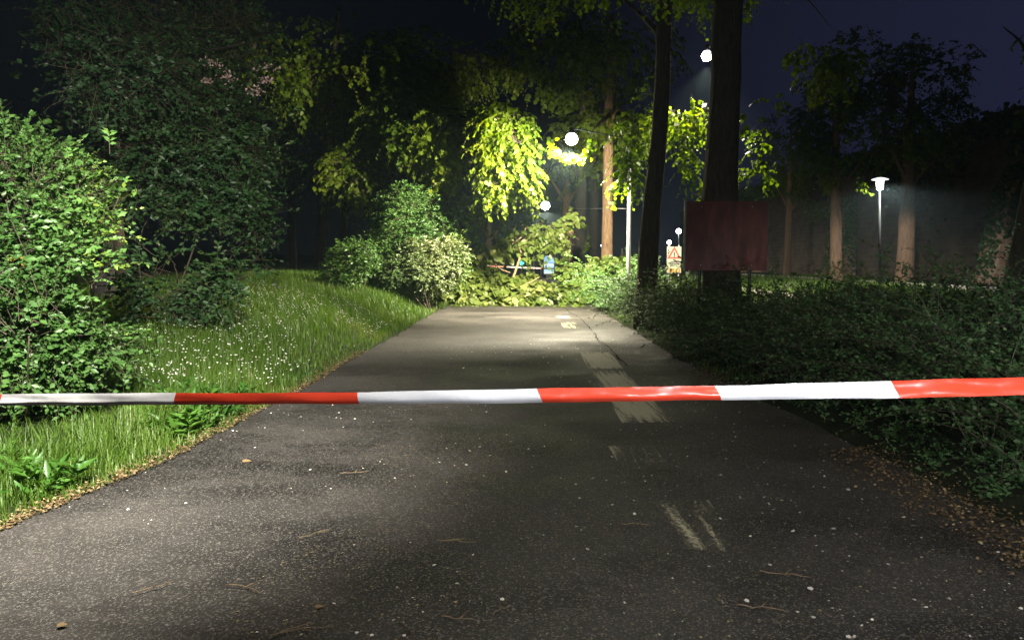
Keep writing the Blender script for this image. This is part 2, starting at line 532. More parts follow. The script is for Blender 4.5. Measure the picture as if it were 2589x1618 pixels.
def asphalt_mat():
    m, t, b, out = new_mat('wet_asphalt')
    co = N(t, 'TexCoord')
    ob = co.outputs['Object']
    fine = N(t, 'TexVoronoi'); fine.inputs['Scale'].default_value = 120
    t.links.new(ob, fine.inputs['Vector'])
    n1 = N(t, 'TexNoise'); n1.inputs['Scale'].default_value = 210; n1.inputs['Detail'].default_value = 3
    t.links.new(ob, n1.inputs['Vector'])
    big = N(t, 'TexNoise'); big.inputs['Scale'].default_value = 0.9; big.inputs['Detail'].default_value = 7; big.inputs['Roughness'].default_value = 0.62
    mp = N(t, 'Mapping'); mp.inputs['Scale'].default_value = (0.75, 0.9, 1)
    t.links.new(ob, mp.inputs[0]); t.links.new(mp.outputs[0], big.inputs['Vector'])
    base = ramp(t, big.outputs['Fac'], [(0.38, (0.016, 0.015, 0.0145)), (0.5, (0.037, 0.034, 0.031)), (0.68, (0.060, 0.054, 0.049))])
    # lighter stones of the aggregate
    sp = ramp(t, fine.outputs['Color'], [(0.64, (0, 0, 0)), (0.97, (1, 1, 1))])
    mx = N(t, 'Mix', data_type='RGBA', blend_type='MIX')
    t.links.new(sp.outputs[0], mx.inputs[0])
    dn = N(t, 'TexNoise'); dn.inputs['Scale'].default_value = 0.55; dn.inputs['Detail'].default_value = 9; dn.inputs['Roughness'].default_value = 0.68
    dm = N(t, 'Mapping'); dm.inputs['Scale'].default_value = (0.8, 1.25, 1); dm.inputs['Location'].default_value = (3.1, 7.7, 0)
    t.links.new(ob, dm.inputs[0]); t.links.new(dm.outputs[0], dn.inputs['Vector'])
    damp_shade = ramp(t, dn.outputs['Fac'], [(0.50, (1, 1, 1)), (0.60, (0.45, 0.45, 0.46))])  # damp patches and shadow bands across the path, darkened in the colour
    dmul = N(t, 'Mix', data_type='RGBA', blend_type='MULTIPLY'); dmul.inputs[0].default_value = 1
    t.links.new(base.outputs[0], dmul.inputs[6]); t.links.new(damp_shade.outputs[0], dmul.inputs[7])
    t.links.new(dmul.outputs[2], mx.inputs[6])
    mx.inputs[7].default_value = (0.185, 0.17, 0.15, 1)
    t.links.new(mx.outputs[2], b.inputs['Base Color'])
    # wet film: patches of smoother surface
    rr = ramp(t, big.outputs['Fac'], [(0.36, (0.50, 0.50, 0.50)), (0.62, (0.74, 0.74, 0.74))])
    t.links.new(rr.outputs[0], b.inputs['Roughness'])
    b.inputs['Specular IOR Level'].default_value = 0.30
    ad = N(t, 'Math', operation='ADD')
    t.links.new(fine.outputs['Distance'], ad.inputs[0]); t.links.new(n1.outputs['Fac'], ad.inputs[1])
    b1 = N(t, 'Bump'); b1.inputs['Strength'].default_value = 1.0; b1.inputs['Distance'].default_value = 0.004
    t.links.new(ad.outputs[0], b1.inputs['Height'])
    b2 = N(t, 'Bump'); b2.inputs['Strength'].default_value = 0.12; b2.inputs['Distance'].default_value = 0.05
    t.links.new(big.outputs['Fac'], b2.inputs['Height']); t.links.new(b1.outputs[0], b2.inputs['Normal'])
    t.links.new(b2.outputs[0], b.inputs['Normal'])
    return m


def build_path():
    ys = np.concatenate([np.arange(-12, 40, 0.4), np.arange(40, 130, 5)])
    nx = 24
    rng = np.random.default_rng(4)
    jl = rng.normal(size=len(ys)) * 0.025; jr = rng.normal(size=len(ys)) * 0.03
    V = []
    for k, y in enumerate(ys):
        xl, xr = left_edge(y) + jl[k], right_edge(y) + jr[k]
        x = np.linspace(xl, xr, nx)
        z = 0.012 * np.sin(x * 1.1 + 0.3 * y) * np.sin(y * 0.7) * np.minimum(1, np.minimum(x - xl, xr - x) / 0.5)
        V.append(np.stack([x, np.full(nx, y), z], 1))
    V = np.concatenate(V)
    i, j = np.meshgrid(np.arange(nx - 1), np.arange(len(ys) - 1))
    a = (j * nx + i).ravel()
    Fc = np.stack([a, a + 1, a + nx + 1, a + nx], 1)
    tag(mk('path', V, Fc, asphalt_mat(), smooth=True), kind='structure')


def marking_mat():
    m, t, b, out = new_mat('worn_paint')
    co = N(t, 'TexCoord')
    mp = N(t, 'Mapping'); mp.inputs['Scale'].default_value = (20, 1.0, 1)
    t.links.new(co.outputs['Object'], mp.inputs[0])
    n = N(t, 'TexNoise'); n.inputs['Scale'].default_value = 1.0; n.inputs['Detail'].default_value = 6
    t.links.new(mp.outputs[0], n.inputs['Vector'])
    g = N(t, 'TexNoise'); g.inputs['Scale'].default_value = 60; g.inputs['Detail'].default_value = 4
    t.links.new(co.outputs['Object'], g.inputs['Vector'])
    ad = N(t, 'Math', operation='MULTIPLY_ADD'); ad.inputs[1].default_value = 0.6
    t.links.new(g.outputs['Fac'], ad.inputs[0]); t.links.new(n.outputs['Fac'], ad.inputs[2])
    at = N(t, 'Attribute', attribute_name='rnd')
    ad2 = N(t, 'Math', operation='ADD')
    t.links.new(ad.outputs[0], ad2.inputs[0]); t.links.new(at.outputs['Fac'], ad2.inputs[1])
    r = ramp(t, ad2.outputs[0], [(0.56, (0, 0, 0)), (0.86, (1, 1, 1))])
    b.inputs['Base Color'].default_value = (0.50, 0.465, 0.31, 1)
    b.inputs['Roughness'].default_value = 0.62
    b.inputs['Specular IOR Level'].default_value = 0.42
    tr = N(t, 'BsdfTransparent')
    mx = N(t, 'MixShader')
    t.links.new(r.outputs[0], mx.inputs[0]); t.links.new(tr.outputs[0], mx.inputs[1]); t.links.new(b.outputs[0], mx.inputs[2])
    t.links.new(mx.outputs[0], out.inputs[0])
    return m


def build_markings():
    mm = marking_mat()
    # (near y, far y, centre x near, centre x far, width near, width far, wear offset)
    for (y0, y1, x0, x1, w0, w1, wr) in ((7.3, 10.9, 1.30, 1.36, 0.50, 0.50, 0.15), (11.1, 13.1, 1.37, 1.40, 0.52, 0.52, 0.22),
                                        (3.9, 5.0, 1.06, 1.10, 0.40, 0.44, -0.20), (5.75, 6.5, 1.02, 0.95, 0.75, 0.9, -0.25),
                                        (17.5, 19.5, 1.36, 1.40, 0.5, 0.5, -0.05), (20.6, 21.8, 1.40, 1.42, 0.45, 0.45, -0.08)):
        ny, nx = 14, 7
        V = []; R = []
        for a in range(ny):
            t = a / (ny - 1)
            for c in range(nx):
                s = c / (nx - 1) - 0.5
                w = w0 + (w1 - w0) * t
                x = x0 + (x1 - x0) * t + s * w; y = y0 + (y1 - y0) * t
                V.append((x, y, 0.012 * math.sin(x * 1.1 + 0.3 * y) * math.sin(y * 0.7) + 0.006))
                e = min(1, 4 * (0.5 - abs(s)), 6 * min(t, 1 - t))
                R.append(wr - 0.30 * (1 - e))
        Fc = np.array([(a * nx + c, a * nx + c + 1, (a + 1) * nx + c + 1, (a + 1) * nx + c) for a in range(ny - 1) for c in range(nx - 1)])
        tag(mk('path_marking', V, Fc, mm, rnd=R), kind='structure')


build_ground(); build_path(); build_markings()
# dark crack line between the cycle lane and the footway
rng = np.random.default_rng(9)
yy = np.arange(11.5, 26, 0.35)
cx_ = 1.72 + 0.05 * np.cumsum(rng.normal(size=len(yy))) * 0.4 + 0.002 * yy
V = []; 
for x, y in zip(cx_, yy):
    w = 0.006 + 0.016 * rng.random() ** 2
    z = 0.012 * math.sin(x * 1.1 + 0.3 * y) * math.sin(y * 0.7) + 0.005
    V += [(x - w, y, z), (x + w, y, z)]
Fc = np.array([(2 * i, 2 * i + 1, 2 * i + 3, 2 * i + 2) for i in range(len(yy) - 1)])
tag(mk('path_crack', V, Fc, plain('tar_seam', (0.012, 0.012, 0.012), 0.95, var=0.3, scale=20, spec=0.05)), kind='structure')


# ------------------------------------------------------------------ grass on the left bank
def build_grass():
    rng = np.random.default_rng(11)
    gs = []
    def blades(x, y, h, w, lean=0.35):
        n = len(x)
        z = ground_z(x, y) - 0.01
        a = rng.uniform(0, 6.28, n)
        d = np.stack([np.cos(a), np.sin(a), np.zeros(n)], 1)
        s = np.stack([-np.sin(a), np.cos(a), np.zeros(n)], 1)
        b = np.stack([x, y, z], 1)
        ln = lean * rng.uniform(0.2, 1.6, n) * h
        up = np.array([0, 0, 1.0])
        p0 = b; p1 = b + up * (h * 0.55)[:, None] + d * (ln * 0.3)[:, None]; p2 = b + up * (h * (1 - 0.1 * lean))[:, None] + d * ln[:, None]
        sw = s * (w / 2)[:, None]
        V = np.stack([p0 - sw, p0 + sw, p1 - sw * 0.8, p1 + sw * 0.8, p2], 1).reshape(-1, 3)
        f = np.array([[0, 1, 3], [0, 3, 2], [2, 3, 4]])
        Fc = (f[None] + (np.arange(n) * 5)[:, None, None]).reshape(-1, 3)
        cl = 0.45 + 0.25 * noise3(b, 21, 1.3)
        gs.append((V, Fc, np.repeat(np.clip(cl + rng.normal(size=n) * 0.18, 0, 1), 5)))
    n = 78000                                                     # main bank, denser where near
    y = 8.0 + 22 * rng.uniform(0, 1, n) ** 1.7
    d = rng.uniform(0, 1, n) ** 0.85 * 5.6
    x = left_edge(y) - 0.02 - d + rng.normal(size=n) * 0.02
    ok = (noise3(np.stack([x, y, 0 * x], 1), 5, 1.1) > -2.9)
    h = (0.08 + 0.16 * sstep(0.0, 1.4, d) + 0.08 * sstep(13, 20, y)) * rng.uniform(0.5, 1.3, n)
    blades(x[ok], y[ok], h[ok], 0.0055 + 0.0045 * rng.random(ok.sum()) + 0.0003 * y[ok])
    n = 17000                                                     # strip in front of the bush
    y = 4.0 + 5.0 * rng.uniform(0, 1, n)
    d = rng.uniform(0, 1, n) * 1.7
    kp = ~((y > 5.4) & (d > 0.75))
    y, d = y[kp], d[kp]; n = len(y)
    x = left_edge(y) + 0.03 - d
    h = (0.08 + 0.26 * sstep(0.05, 0.6, d)) * rng.uniform(0.5, 1.35, n)
    blades(x, y, h, 0.005 + 0.005 * rng.random(n), 0.5)
    n = 3500                                                      # low growth under the bush
    y = 5.2 + 3.0 * rng.uniform(0, 1, n)
    x = left_edge(y) - 0.7 - 1.9 * rng.uniform(0, 1, n)
    blades(x, y, 0.10 * rng.uniform(0.4, 1.4, n), 0.008 + 0 * x, 0.9)
    n = 2600                                                      # verge on the right, under the shrubs
    y = 10 + 22 * rng.uniform(0, 1, n) ** 1.5
    x = right_edge(y) + 0.05 + rng.uniform(0, 1, n) * 0.8
    blades(x, y, 0.10 * rng.uniform(0.5, 1.3, n), 0.006 + 0 * x, 0.6)
    n = 22000                                                     # rough turf on the raised bed to the right
    y = 14 + 36 * rng.uniform(0, 1, n) ** 1.2
    x = 6.5 + rng.uniform(0, 1, n) * (2 + 0.25 * y)
    blades(x, y, 0.20 * rng.uniform(0.4, 1.5, n), 0.012 + 0.0004 * y, 0.7)
    V, Fc, R = join_geo(gs)
    o = mk('grass', V, Fc, M['grass'], rnd=R)
    tag(o, 'long green grass growing on the bank and verges beside the path', 'grass', kind='stuff')
    # broad-leaved weeds along the left path edge
    n = 300
    y = 4.9 + 3.4 * rng.uniform(0, 1, n)
    d = 0.10 + rng.uniform(0, 1, n) * 0.9
    x = left_edge(y) - d
    ok = noise3(np.stack([x, y, 0 * x], 1), 8, 1.5) > -0.3
    x, y = x[ok], y[ok]
    p = np.stack([x, y, ground_z(x, y) + 0.03], 1)
    lg, tw = foliage(rng, p, np.tile([0.25, -0.15, 1.0], (len(p), 1)), 0.28, 11, 0.11, 0.36, 0.6, 0.25, 1.0, jit=0.35)
    tag(mk('weeds', lg[0], lg[1], M['weed'], rnd=lg[2]), 'broad leaved weeds among the grass at the left path edge', 'weeds', kind='stuff')
    # daisies
    n = 1500
    y = 8.6 + 9.5 * rng.uniform(0, 1, n) ** 1.15
    d = 0.35 + rng.uniform(0, 1, n) * 3.0
    x = left_edge(y) - d
    ok = (noise3(np.stack([x, y, 0 * x], 1), 15, 0.8) > -0.55) & (x > -4.6 - 0.08 * y)
    x, y, d = x[ok], y[ok], d[ok]
    hz = ground_z(x, y) + (0.08 + 0.16 * sstep(0.0, 1.4, d)) * rng.uniform(0.75, 1.15, len(x))
    gs2 = []
    for k in range(2):
        a = rng.uniform(0, 6.28, len(x))
        dd = np.stack([np.cos(a), np.sin(a), 0.25 + 0 * a], 1)
        nn = unit(np.stack([0.3 * rng.normal(size=len(x)), -0.5 + 0.3 * rng.normal(size=len(x)), np.ones(len(x))], 1))
        sz = rng.uniform(0.014, 0.026, len(x))
        gs2.append(leaf_geo(np.stack([x, y, hz], 1) - dd * (sz / 2)[:, None], dd, nn, sz, sz, rng.random(len(x)), 'penta'))
    V, Fc, R = join_geo(gs2)
    tag(mk('daisies', V, Fc, M['daisy'], rnd=R), 'tiny white daisies scattered through the grass bank', 'flowers', kind='stuff')


build_grass()


def build_cover():
    rng = np.random.default_rng(17)
    n = 1500
    y = 4.6 + 22 * rng.uniform(0, 1, n) ** 1.3
    x = right_edge(y) + 0.12 + 1.3 * rng.uniform(0, 1, n)
    ok = noise3(np.stack([x, y, 0 * x], 1), 18, 1.3) > -0.4
    x, y = x[ok], y[ok]
    p = np.stack([x, y, ground_z(x, y) + 0.02], 1)
    lg, tw = foliage(rng, p, np.tile([-0.2, -0.2, 0.8], (len(p), 1)), 0.16, 8, 0.04, 0.6, 0.3, 0.3, 1.0)
    tag(mk('ground_cover', lg[0], lg[1], M['hedge_leaf'], rnd=lg[2]), 'low dark ground cover under the shrubs on the right', 'ground cover', kind='stuff')


build_cover()


def scatter_flat(name, x, y, z, size, mat, label, cat, rng, tpl='penta', tilt=0.35, ratio=0.8):
    n = len(x)
    a = rng.uniform(0, 6.28, n)
    d = np.stack([np.cos(a), np.sin(a), rng.normal(size=n) * 0.1], 1)
    nn = unit(np.stack([rng.normal(size=n) * tilt, rng.normal(size=n) * tilt, np.ones(n)], 1))
    V, Fc, R = leaf_geo(np.stack([x, y, z], 1), d, nn, size, size * ratio, rng.random(n), tpl)
    tag(mk(name, V, Fc, mat, rnd=R), label, cat, kind='stuff')


def pathz(x, y):
    return 0.012 * np.sin(x * 1.1 + 0.3 * y) * np.sin(y * 0.7)


rng = np.random.default_rng(31)
n = 2500
y = 2.4 + 13 * rng.uniform(0, 1, n) ** 1.35
x = rng.uniform(-2.9, 2.85, n)
ok = (x > left_edge(y) + 0.05) & (noise3(np.stack([x, y, 0 * x], 1), 4, 1.4) + 0.25 * rng.normal(size=n) > -0.45 - 0.15 * x)
x, y = x[ok], y[ok]
scatter_flat('petals', x, y, pathz(x, y) + 0.006, np.abs(rng.normal(0.007, 0.008, len(x))) + 0.005, M['petal'], 'white fallen petals scattered over the wet asphalt', 'petals', rng)
n = 42000
y = 2.4 + 9.5 * rng.uniform(0, 1, n) ** 1.5
x = rng.uniform(-2.8, 2.85, n)
ok = (x > left_edge(y) + 0.05) & (noise3(np.stack([x, y, 0 * x], 1), 14, 0.9) + 0.45 * x > -0.35)
x, y = x[ok], y[ok]
scatter_flat('seed_flakes', x, y, pathz(x, y) + 0.005, rng.uniform(0.003, 0.008, len(x)) + 0.009 * rng.random(len(x)) ** 6, M['flake'], 'fine tan seed flakes and bud scales littering the asphalt', 'debris', rng, 'quad')
# tan litter along both path edges
n = 5200
y = 4.2 + 9 * rng.uniform(0, 1, n) ** 1.4
xl = left_edge(y) + 0.06 - np.abs(rng.normal(size=n)) * 0.13
y2 = 3.6 + 7.5 * rng.uniform(0, 1, n) ** 1.2
xr = right_edge(y2) - 0.10 + rng.normal(size=n) * 0.17 - 0.10 * (y2 < 6)
ok2 = noise3(np.stack([xr, y2, 0 * xr], 1), 2, 2.0) > -0.1
x = np.concatenate([xl, xr[ok2]]); y = np.concatenate([y, y2[ok2]])
z = np.maximum(ground_z(x, y), pathz(x, y)) + 0.008 + rng.random(len(x)) * 0.02
scatter_flat('leaf_litter', x, y, z, rng.uniform(0.008, 0.026, len(x)), M['litter'], 'tan leaf litter lying along both edges of the path', 'leaf litter', rng, 'penta', 0.6)

# twigs on the asphalt: pixel of the middle, length, direction, bend, dark?
TW = [(1155, 1372, 0.20, -8, 0.05, 0, 'forked tan twig lying flat in the middle of the near asphalt'),
      (615, 1490, 0.20, -14, 0.12, 0, 'curved brown twig with drooping end on the near left asphalt'),
      (388, 1488, 0.19, 32, 0.05, 0, 'straight brown twig slanting up to the right on the near left asphalt'),
      (897, 1197, 0.21, 10, 0.04, 0, 'pale straight twig below the white tape section on the left'),
      (1605, 1329, 0.16, -4, 0.15, 0, 'bent yellowish twig with raised tip right of the middle of the path'),
      (1162, 1568, 0.16, -8, 0.02, 0, 'thin straight twig near the bottom edge of the picture'),
      (1030, 1600, 0.19, -48, 0.08, 1, 'dark wet twig pointing into the bottom edge of the picture'),
      (1925, 1540, 0.22, -10, 0.03, 0, 'long thin twig near the bottom on the right part of the path'),
      (800, 1352, 0.21, 35, 0.12, 0, 'crooked yellow twig with a leafy end left of the middle'),
      (1985, 1455, 0.24, -10, 0.02, 0, 'long straight straw coloured twig on the right of the asphalt'),
      (765, 1600, 0.26, 12, 0.16, 0, 'tangled knobbly twig at the bottom edge left of the middle'),
      (1272, 1545, 0.12, 30, 0.2, 0, 'small yellow green twig with buds near the bottom middle')]
for k, (px, py, ln, ang, bend, dk, lab) in enumerate(TW):
    c = GP(px, py, 0.01)
    a = math.radians(ang); d = np.array([math.cos(a), math.sin(a) * 1.6, 0]); d /= np.linalg.norm(d)
    s = np.array([-d[1], d[0], 0])
    rr = np.random.default_rng(100 + k)
    pts = []
    for t in np.linspace(-0.5, 0.5, 7):
        pts.append(c + d * ln * t + s * (bend * ln * (0.5 - 2 * t * t) + rr.normal() * 0.004) + np.array([0, 0, 0.004 + 0.01 * rr.random()]))
    mb = MB(); mb.tube(pts, np.linspace(0.0034, 0.0016, 7), 6)
    q = pts[3]
    mb.tube([q, q + (d * 0.6 + s * (1 if k % 2 else -1)) * ln * 0.22 + np.array([0, 0, 0.01])], [0.003, 0.0015], 5)
    if k in (0, 10):
        q2 = pts[1]; mb.tube([q2 + s * 0.01, q2 + d * ln * 0.5 + s * 0.03 + np.array([0, 0, .01])], [0.0035, 0.002], 5)
    o = mb.build('twig', M['bark'] if dk else M['path_twig'], None, c, True)
    o.location = [float(v) for v in c]
    tag(o, lab, 'twig', 'twigs fallen on the asphalt')
for (px, py, sz, lab) in ((808, 1534, 0.04, 'curled brown dead leaf near the bottom left of the middle'), (157, 1580, 0.042, 'pale brown dead leaf in the bottom left corner of the path'), (625, 1166, 0.07, 'pale dead leaf lying near the left path edge below the tape')):
    c = GP(px, py, 0.012)
    V, Fc, R = leaf_geo(np.array([[-sz / 2, 0, 0]]), np.array([[1.0, 0.2, 0.08]]), np.array([[0.1, -0.3, 1.0]]), np.array([sz]), np.array([sz * 0.6]), np.array([0.6]), 'heart')
    o = mk('dead_leaf', V, Fc, M['litter'], rnd=R); o.location = [float(v) for v in c]
    tag(o, lab, 'leaf', 'dead leaves on the asphalt')


# ================================================================== TAPE
def tape_mat(name, c):
    m, t, b, out = new_mat(name)
    co = N(t, 'TexCoord')
    v = N(t, 'TexVoronoi'); v.inputs['Scale'].default_value = 55
    t.links.new(co.outputs['Object'], v.inputs['Vector'])
    r = ramp(t, v.outputs['Distance'], [(0.03, [k * 0.45 for k in c]), (0.10, c)])
    n = N(t, 'TexNoise'); n.inputs['Scale'].default_value = 5
    t.links.new(co.outputs['Object'], n.inputs['Vector'])
    mk_ = ramp(t, n.outputs['Fac'], [(0.5, (0, 0, 0)), (0.6, (1, 1, 1))])
    mx = N(t, 'Mix', data_type='RGBA'); t.links.new(mk_.outputs[0], mx.inputs[0])
    mx.inputs[6].default_value = (*c, 1); t.links.new(r.outputs[0], mx.inputs[7])
    t.links.new(mx.outputs[2], b.inputs['Base Color'])
    b.inputs['Roughness'].default_value = 0.28
    bp = N(t, 'Bump'); bp.inputs['Strength'].default_value = 0.25; bp.inputs['Distance'].default_value = 0.01
    n2 = N(t, 'TexNoise'); n2.inputs['Scale'].default_value = 14
    t.links.new(co.outputs['Object'], n2.inputs['Vector'])
    t.links.new(n2.outputs['Fac'], bp.inputs['Height']); t.links.new(bp.outputs[0], b.inputs['Normal'])
    return m


def build_tape():
    tx = [-1500, -900, -455, 0, 440, 905, 1365, 1817, 2265, 2740, 3300]
    ty = [1012, 1013, 1013, 1013, 1010, 1006.5, 1002, 995, 983.5, 970, 952]
    dep = lambda px: np.interp(px, [-1500, 0, 2589, 3300], [2.95, 2.60, 1.98, 1.82])
    hw = 0.021
    V, Fc, mi = [], [], []
    rng = np.random.default_rng(6)
    nc = 10
    prev = None
    for k in range(len(tx) - 1):
        for j in range(17):
            t = j / 16
            px = tx[k] + (tx[k + 1] - tx[k]) * t
            py = np.interp(px, tx, ty)
            row = []
            Y = float(dep(px))
            tw = 0.10 + 0.30 * sstep(1500, 2500, px)              # slight lean back towards the right
            for c in range(nc):
                s = c / (nc - 1) * 2 - 1
                fold = 0.016 * float(1 - sstep(700, 2600, px)) + 0.004
                off = 0.004 * math.sin((s + 1) * 2.1 + 0.002 * px) + fold * max(0, -0.45 - s) ** 1.0 * 1.6 + 0.0018 * math.sin(px * 0.031 + 2 * s) + 0.0012 * math.sin(px * 0.083 - 3 * s)
                slant = (6 if px < 900 else -8) * s * (1 if j in (0, 16) else 1)
                q = WP(px + slant * (1 if abs(px - 905) > 60 else 0.1), py, Y)
                row.append(q + np.array([0, tw * s * hw + off, s * hw * (1 + 0.05 * math.sin(px * 0.006)) + 0.0014 * math.sin(px * 0.0041 + 1) + 0.0006 * math.sin(px * 0.019)]))
            b = len(V); V += row
            if j > 0:
                for c in range(nc - 1):
                    Fc.append((b - nc + c, b + c, b + c + 1, b - nc + c + 1)); mi.append(k % 2)
    o = mk('barrier_tape', V, Fc, [tape_mat('tape_red', (0.66, 0.055, 0.024)), tape_mat('tape_white', (0.64, 0.64, 0.66))], None, None, True, [m for m in mi])
    tag(o, 'red and white barrier tape stretched across the path close to the camera', 'barrier tape')


build_tape()
# ================================================================== LAMPS
def haze_lamp(root, loc, power, color, spot=176, aim=(0, 0, -1)):
    l = add_light('lamp_light', (0, 0, 0), power, color, 0.10, spot, 0.25 if spot > 170 else 0.5, aim, root)
    l.location = [float(a - b) for a, b in zip(loc, root.location)]
    return l


def street_lamp(head, base, label, power, color=(1.0, 0.89, 0.66), group='street lamps', r=0.14, aim=(0, 0, -1), cone=176, name='street_lamp', gl='lampglow'):
    head = np.array(head, float); base = np.array(base, float)
    root = thing(name, base, label, 'street lamp', group)
    o = base
    top = np.array([base[0], base[1], head[2] + 0.05])
    mb = MB(); mb.tube([base, base + [0, 0, 0.9], top], [0.075, 0.062, 0.045], 12)
    mb.build('pole', M['grey_metal'], root, o, True)
    mb = MB(); mb.tube([base + [0, 0, 0], base + [0, 0, 0.35]], [0.11, 0.10], 12); mb.build('base_sleeve', M['dark_metal'], root, o, True)
    if np.linalg.norm(head[:2] - base[:2]) > 0.15:
        q = smooth_path([top, top * 0.6 + head * 0.4 + [0, 0, 0.10], head + [0, 0, 0.13 + r]], 10)
        mb = MB(); mb.tube(q, 0.018, 8); mb.build('arm', M['dark_metal'], root, o, True)
    mb = MB(); mb.lathe(head, [(0.04, 0.14 + r), (r * 0.45, 0.05 + r), (r * 0.62, r * 0.90), (r * 0.55, r * 0.86)], 20)
    mb.build('housing', M['dark_metal'], root, o, True)
    mb = MB(); mb.lathe(head, [(r * 0.52, r * 0.85), (r * 0.80, r * 0.62), (r * 0.97, r * 0.28), (r * 1.0, 0.004)], 24)
    mb.build('globe_top', M['lampglow_w'], root, o, True)
    mb = MB(); mb.lathe(head, [(r * 1.0, 0.0), (r * 0.96, -r * 0.3), (r * 0.80, -r * 0.6), (r * 0.5, -r * 0.87), (r * 0.1, -r)], 24)
    mb.build('diffuser', M[gl], root, o, True)
    haze_lamp(root, head + [0, 0, -0.10 - r * 1.3], power, color, cone, aim)
    return root


LA = WP(1445, 352, 21.3)
LB = WP(1787, 142, 19.8)
LC = WP(1379, 520, 62)
pa = WP(1589, 660, 21.5)
street_lamp(LA, (pa[0], pa[1], 0.0), 'tall grey street lamp with its warm lit head over the path in a dark canopy', 15000, r=0.165, aim=(-0.38, 0.5, -1), cone=176)
pb = WP(1838, 660, 20.0)
street_lamp(LB, (pb[0], pb[1], ground_z(pb[0], pb[1])), 'highest lit street lamp beside the thick dark trunk behind the red board', 2200, r=0.13, cone=112, gl='lampglow_dim')
street_lamp(LC, (LC[0] + 1.6, 62.3, 0.0), 'distant lit street lamp low over the fallen branches', 5000, r=0.34, gl='lampglow_dim')

# post-top lamp on the right
bD = WP(2225, 714, 29.3); bD[2] = ground_z(bD[0], bD[1])
tD = WP(2225, 455, 29.3)
rD = thing('post_lamp', bD, 'white post top lamp with flat disc roof beyond the hedge on the right', 'street lamp', 'street lamps')
mb = MB(); mb.tube([bD, tD + [0, 0, -0.42]], [0.05, 0.04], 12); mb.build('pole', plain('black_pole', (0.014, 0.015, 0.016), 0.8, spec=0.15), rD, bD, True)
mb = MB(); mb.lathe(tD, [(0.10, 0.08), (0.23, 0.045), (0.30, 0.012), (0.30, -0.004)], 24); mb.build('lamp_roof', emit('lit_disc', (0.95, 0.97, 1), 1.5), rD, bD, True)
mb = MB(); mb.lathe(tD, [(0.13, -0.012), (0.125, -0.18), (0.105, -0.36), (0.04, -0.39)], 20); mb.build('lamp_glass', M['lampglow_w'], rD, bD, True)
l = add_light('lamp_light', (0, 0, 0), 1800, (1.0, 0.95, 0.85), 0.15, 172, 0.25, parent=rD)
l.location = (0, -0.45, float(tD[2] - bD[2] - 0.25))

# small far lamps
FAR = [(1507, 547, 90, 0.20, 'warm far lamp dot left of the lit brown trunk, the upper of two'), (1521, 621, 120, 0.17, 'small far lamp dot touching the left edge of the lit brown trunk'),
       (1643, 620, 80, 0.18, 'white far lamp right of the leaning dark trunk, left of the warning sign'), (1692, 613, 70, 0.26, 'bright white far lamp just above the warning sign'),
       (1716, 585, 75, 0.34, 'brightest white far lamp beside the left edge of the red board'), (1640, 655, 95, 0.2, 'lowest small far lamp on a short post right of the leaning trunk')]
for (px, py, Y, r, lab) in FAR:
    r *= 0.72
    h = WP(px, py, Y); b = np.array([h[0], Y, 0.0 if h[0] < 3 else 0.5])
    root = thing('distant_lamp', b, lab, 'street lamp', 'small far lamps')
    mb = MB(); mb.tube([b, h + [0, 0, -r * 0.8]], 0.05, 8); mb.build('pole', M['grey_metal'], root, b, True)
    mb = MB(); mb.lathe(h, [(r * 0.4, -r), (r, -r * 0.4), (r, r * 0.4), (r * 0.4, r)], 14); mb.build('lamp_glass', M['lampglow_w'], root, b, True)

# ================================================================== LEFT: bushes and trees
bx = np.array([-4.7, 7.6, 0.0])
bush('foreground_bush', bx, [(-4.55, 7.5, 1.9, 0.95, 0.8, 0.85), (-5.1, 7.7, 2.35, 0.9, 0.8, 0.7), (-4.4, 7.2, 1.15, 0.72, 0.7, 0.7), (-5.0, 7.1, 1.2, 0.9, 0.8, 0.9), (-4.3, 7.35, 0.72, 0.5, 0.5, 0.45), (-5.9, 7.8, 1.6, 1.1, 0.9, 1.2), (-4.75, 6.9, 0.75, 0.9, 0.55, 0.45), (-4.3, 6.0, 0.98, 0.65, 0.45, 0.40), (-4.0, 6.4, 0.95, 0.42, 0.4, 0.32)],
     'bright green leafy bush at the left edge lit by a lamp behind the camera', n=5600, lmat='bush', seed=12, stems=9, tl=0.28, nl=11, L=0.068, ratio=0.56, shell=0.36, gap=0.10, gfreq=2.4, lump=0.30, up=0.35, droop=0.25)
fb = bpy.data.objects['foreground_bush']
r_ = np.random.default_rng(5)
op = np.array([WP(px, py, 6.75) for px, py in ((40, 655), (52, 668), (30, 640), (20, 700), (45, 720), (62, 650))])
V, Fc, R = leaf_geo(op, r_.normal(size=(6, 3)), r_.normal(size=(6, 3)) + [0, -1, 0.6], np.full(6, 0.07), np.full(6, 0.045), r_.random(6))
mk('withered_leaves', V, Fc, M['orange_leaf'], fb, R, origin=bx)['label'] = 'withered orange leaves'

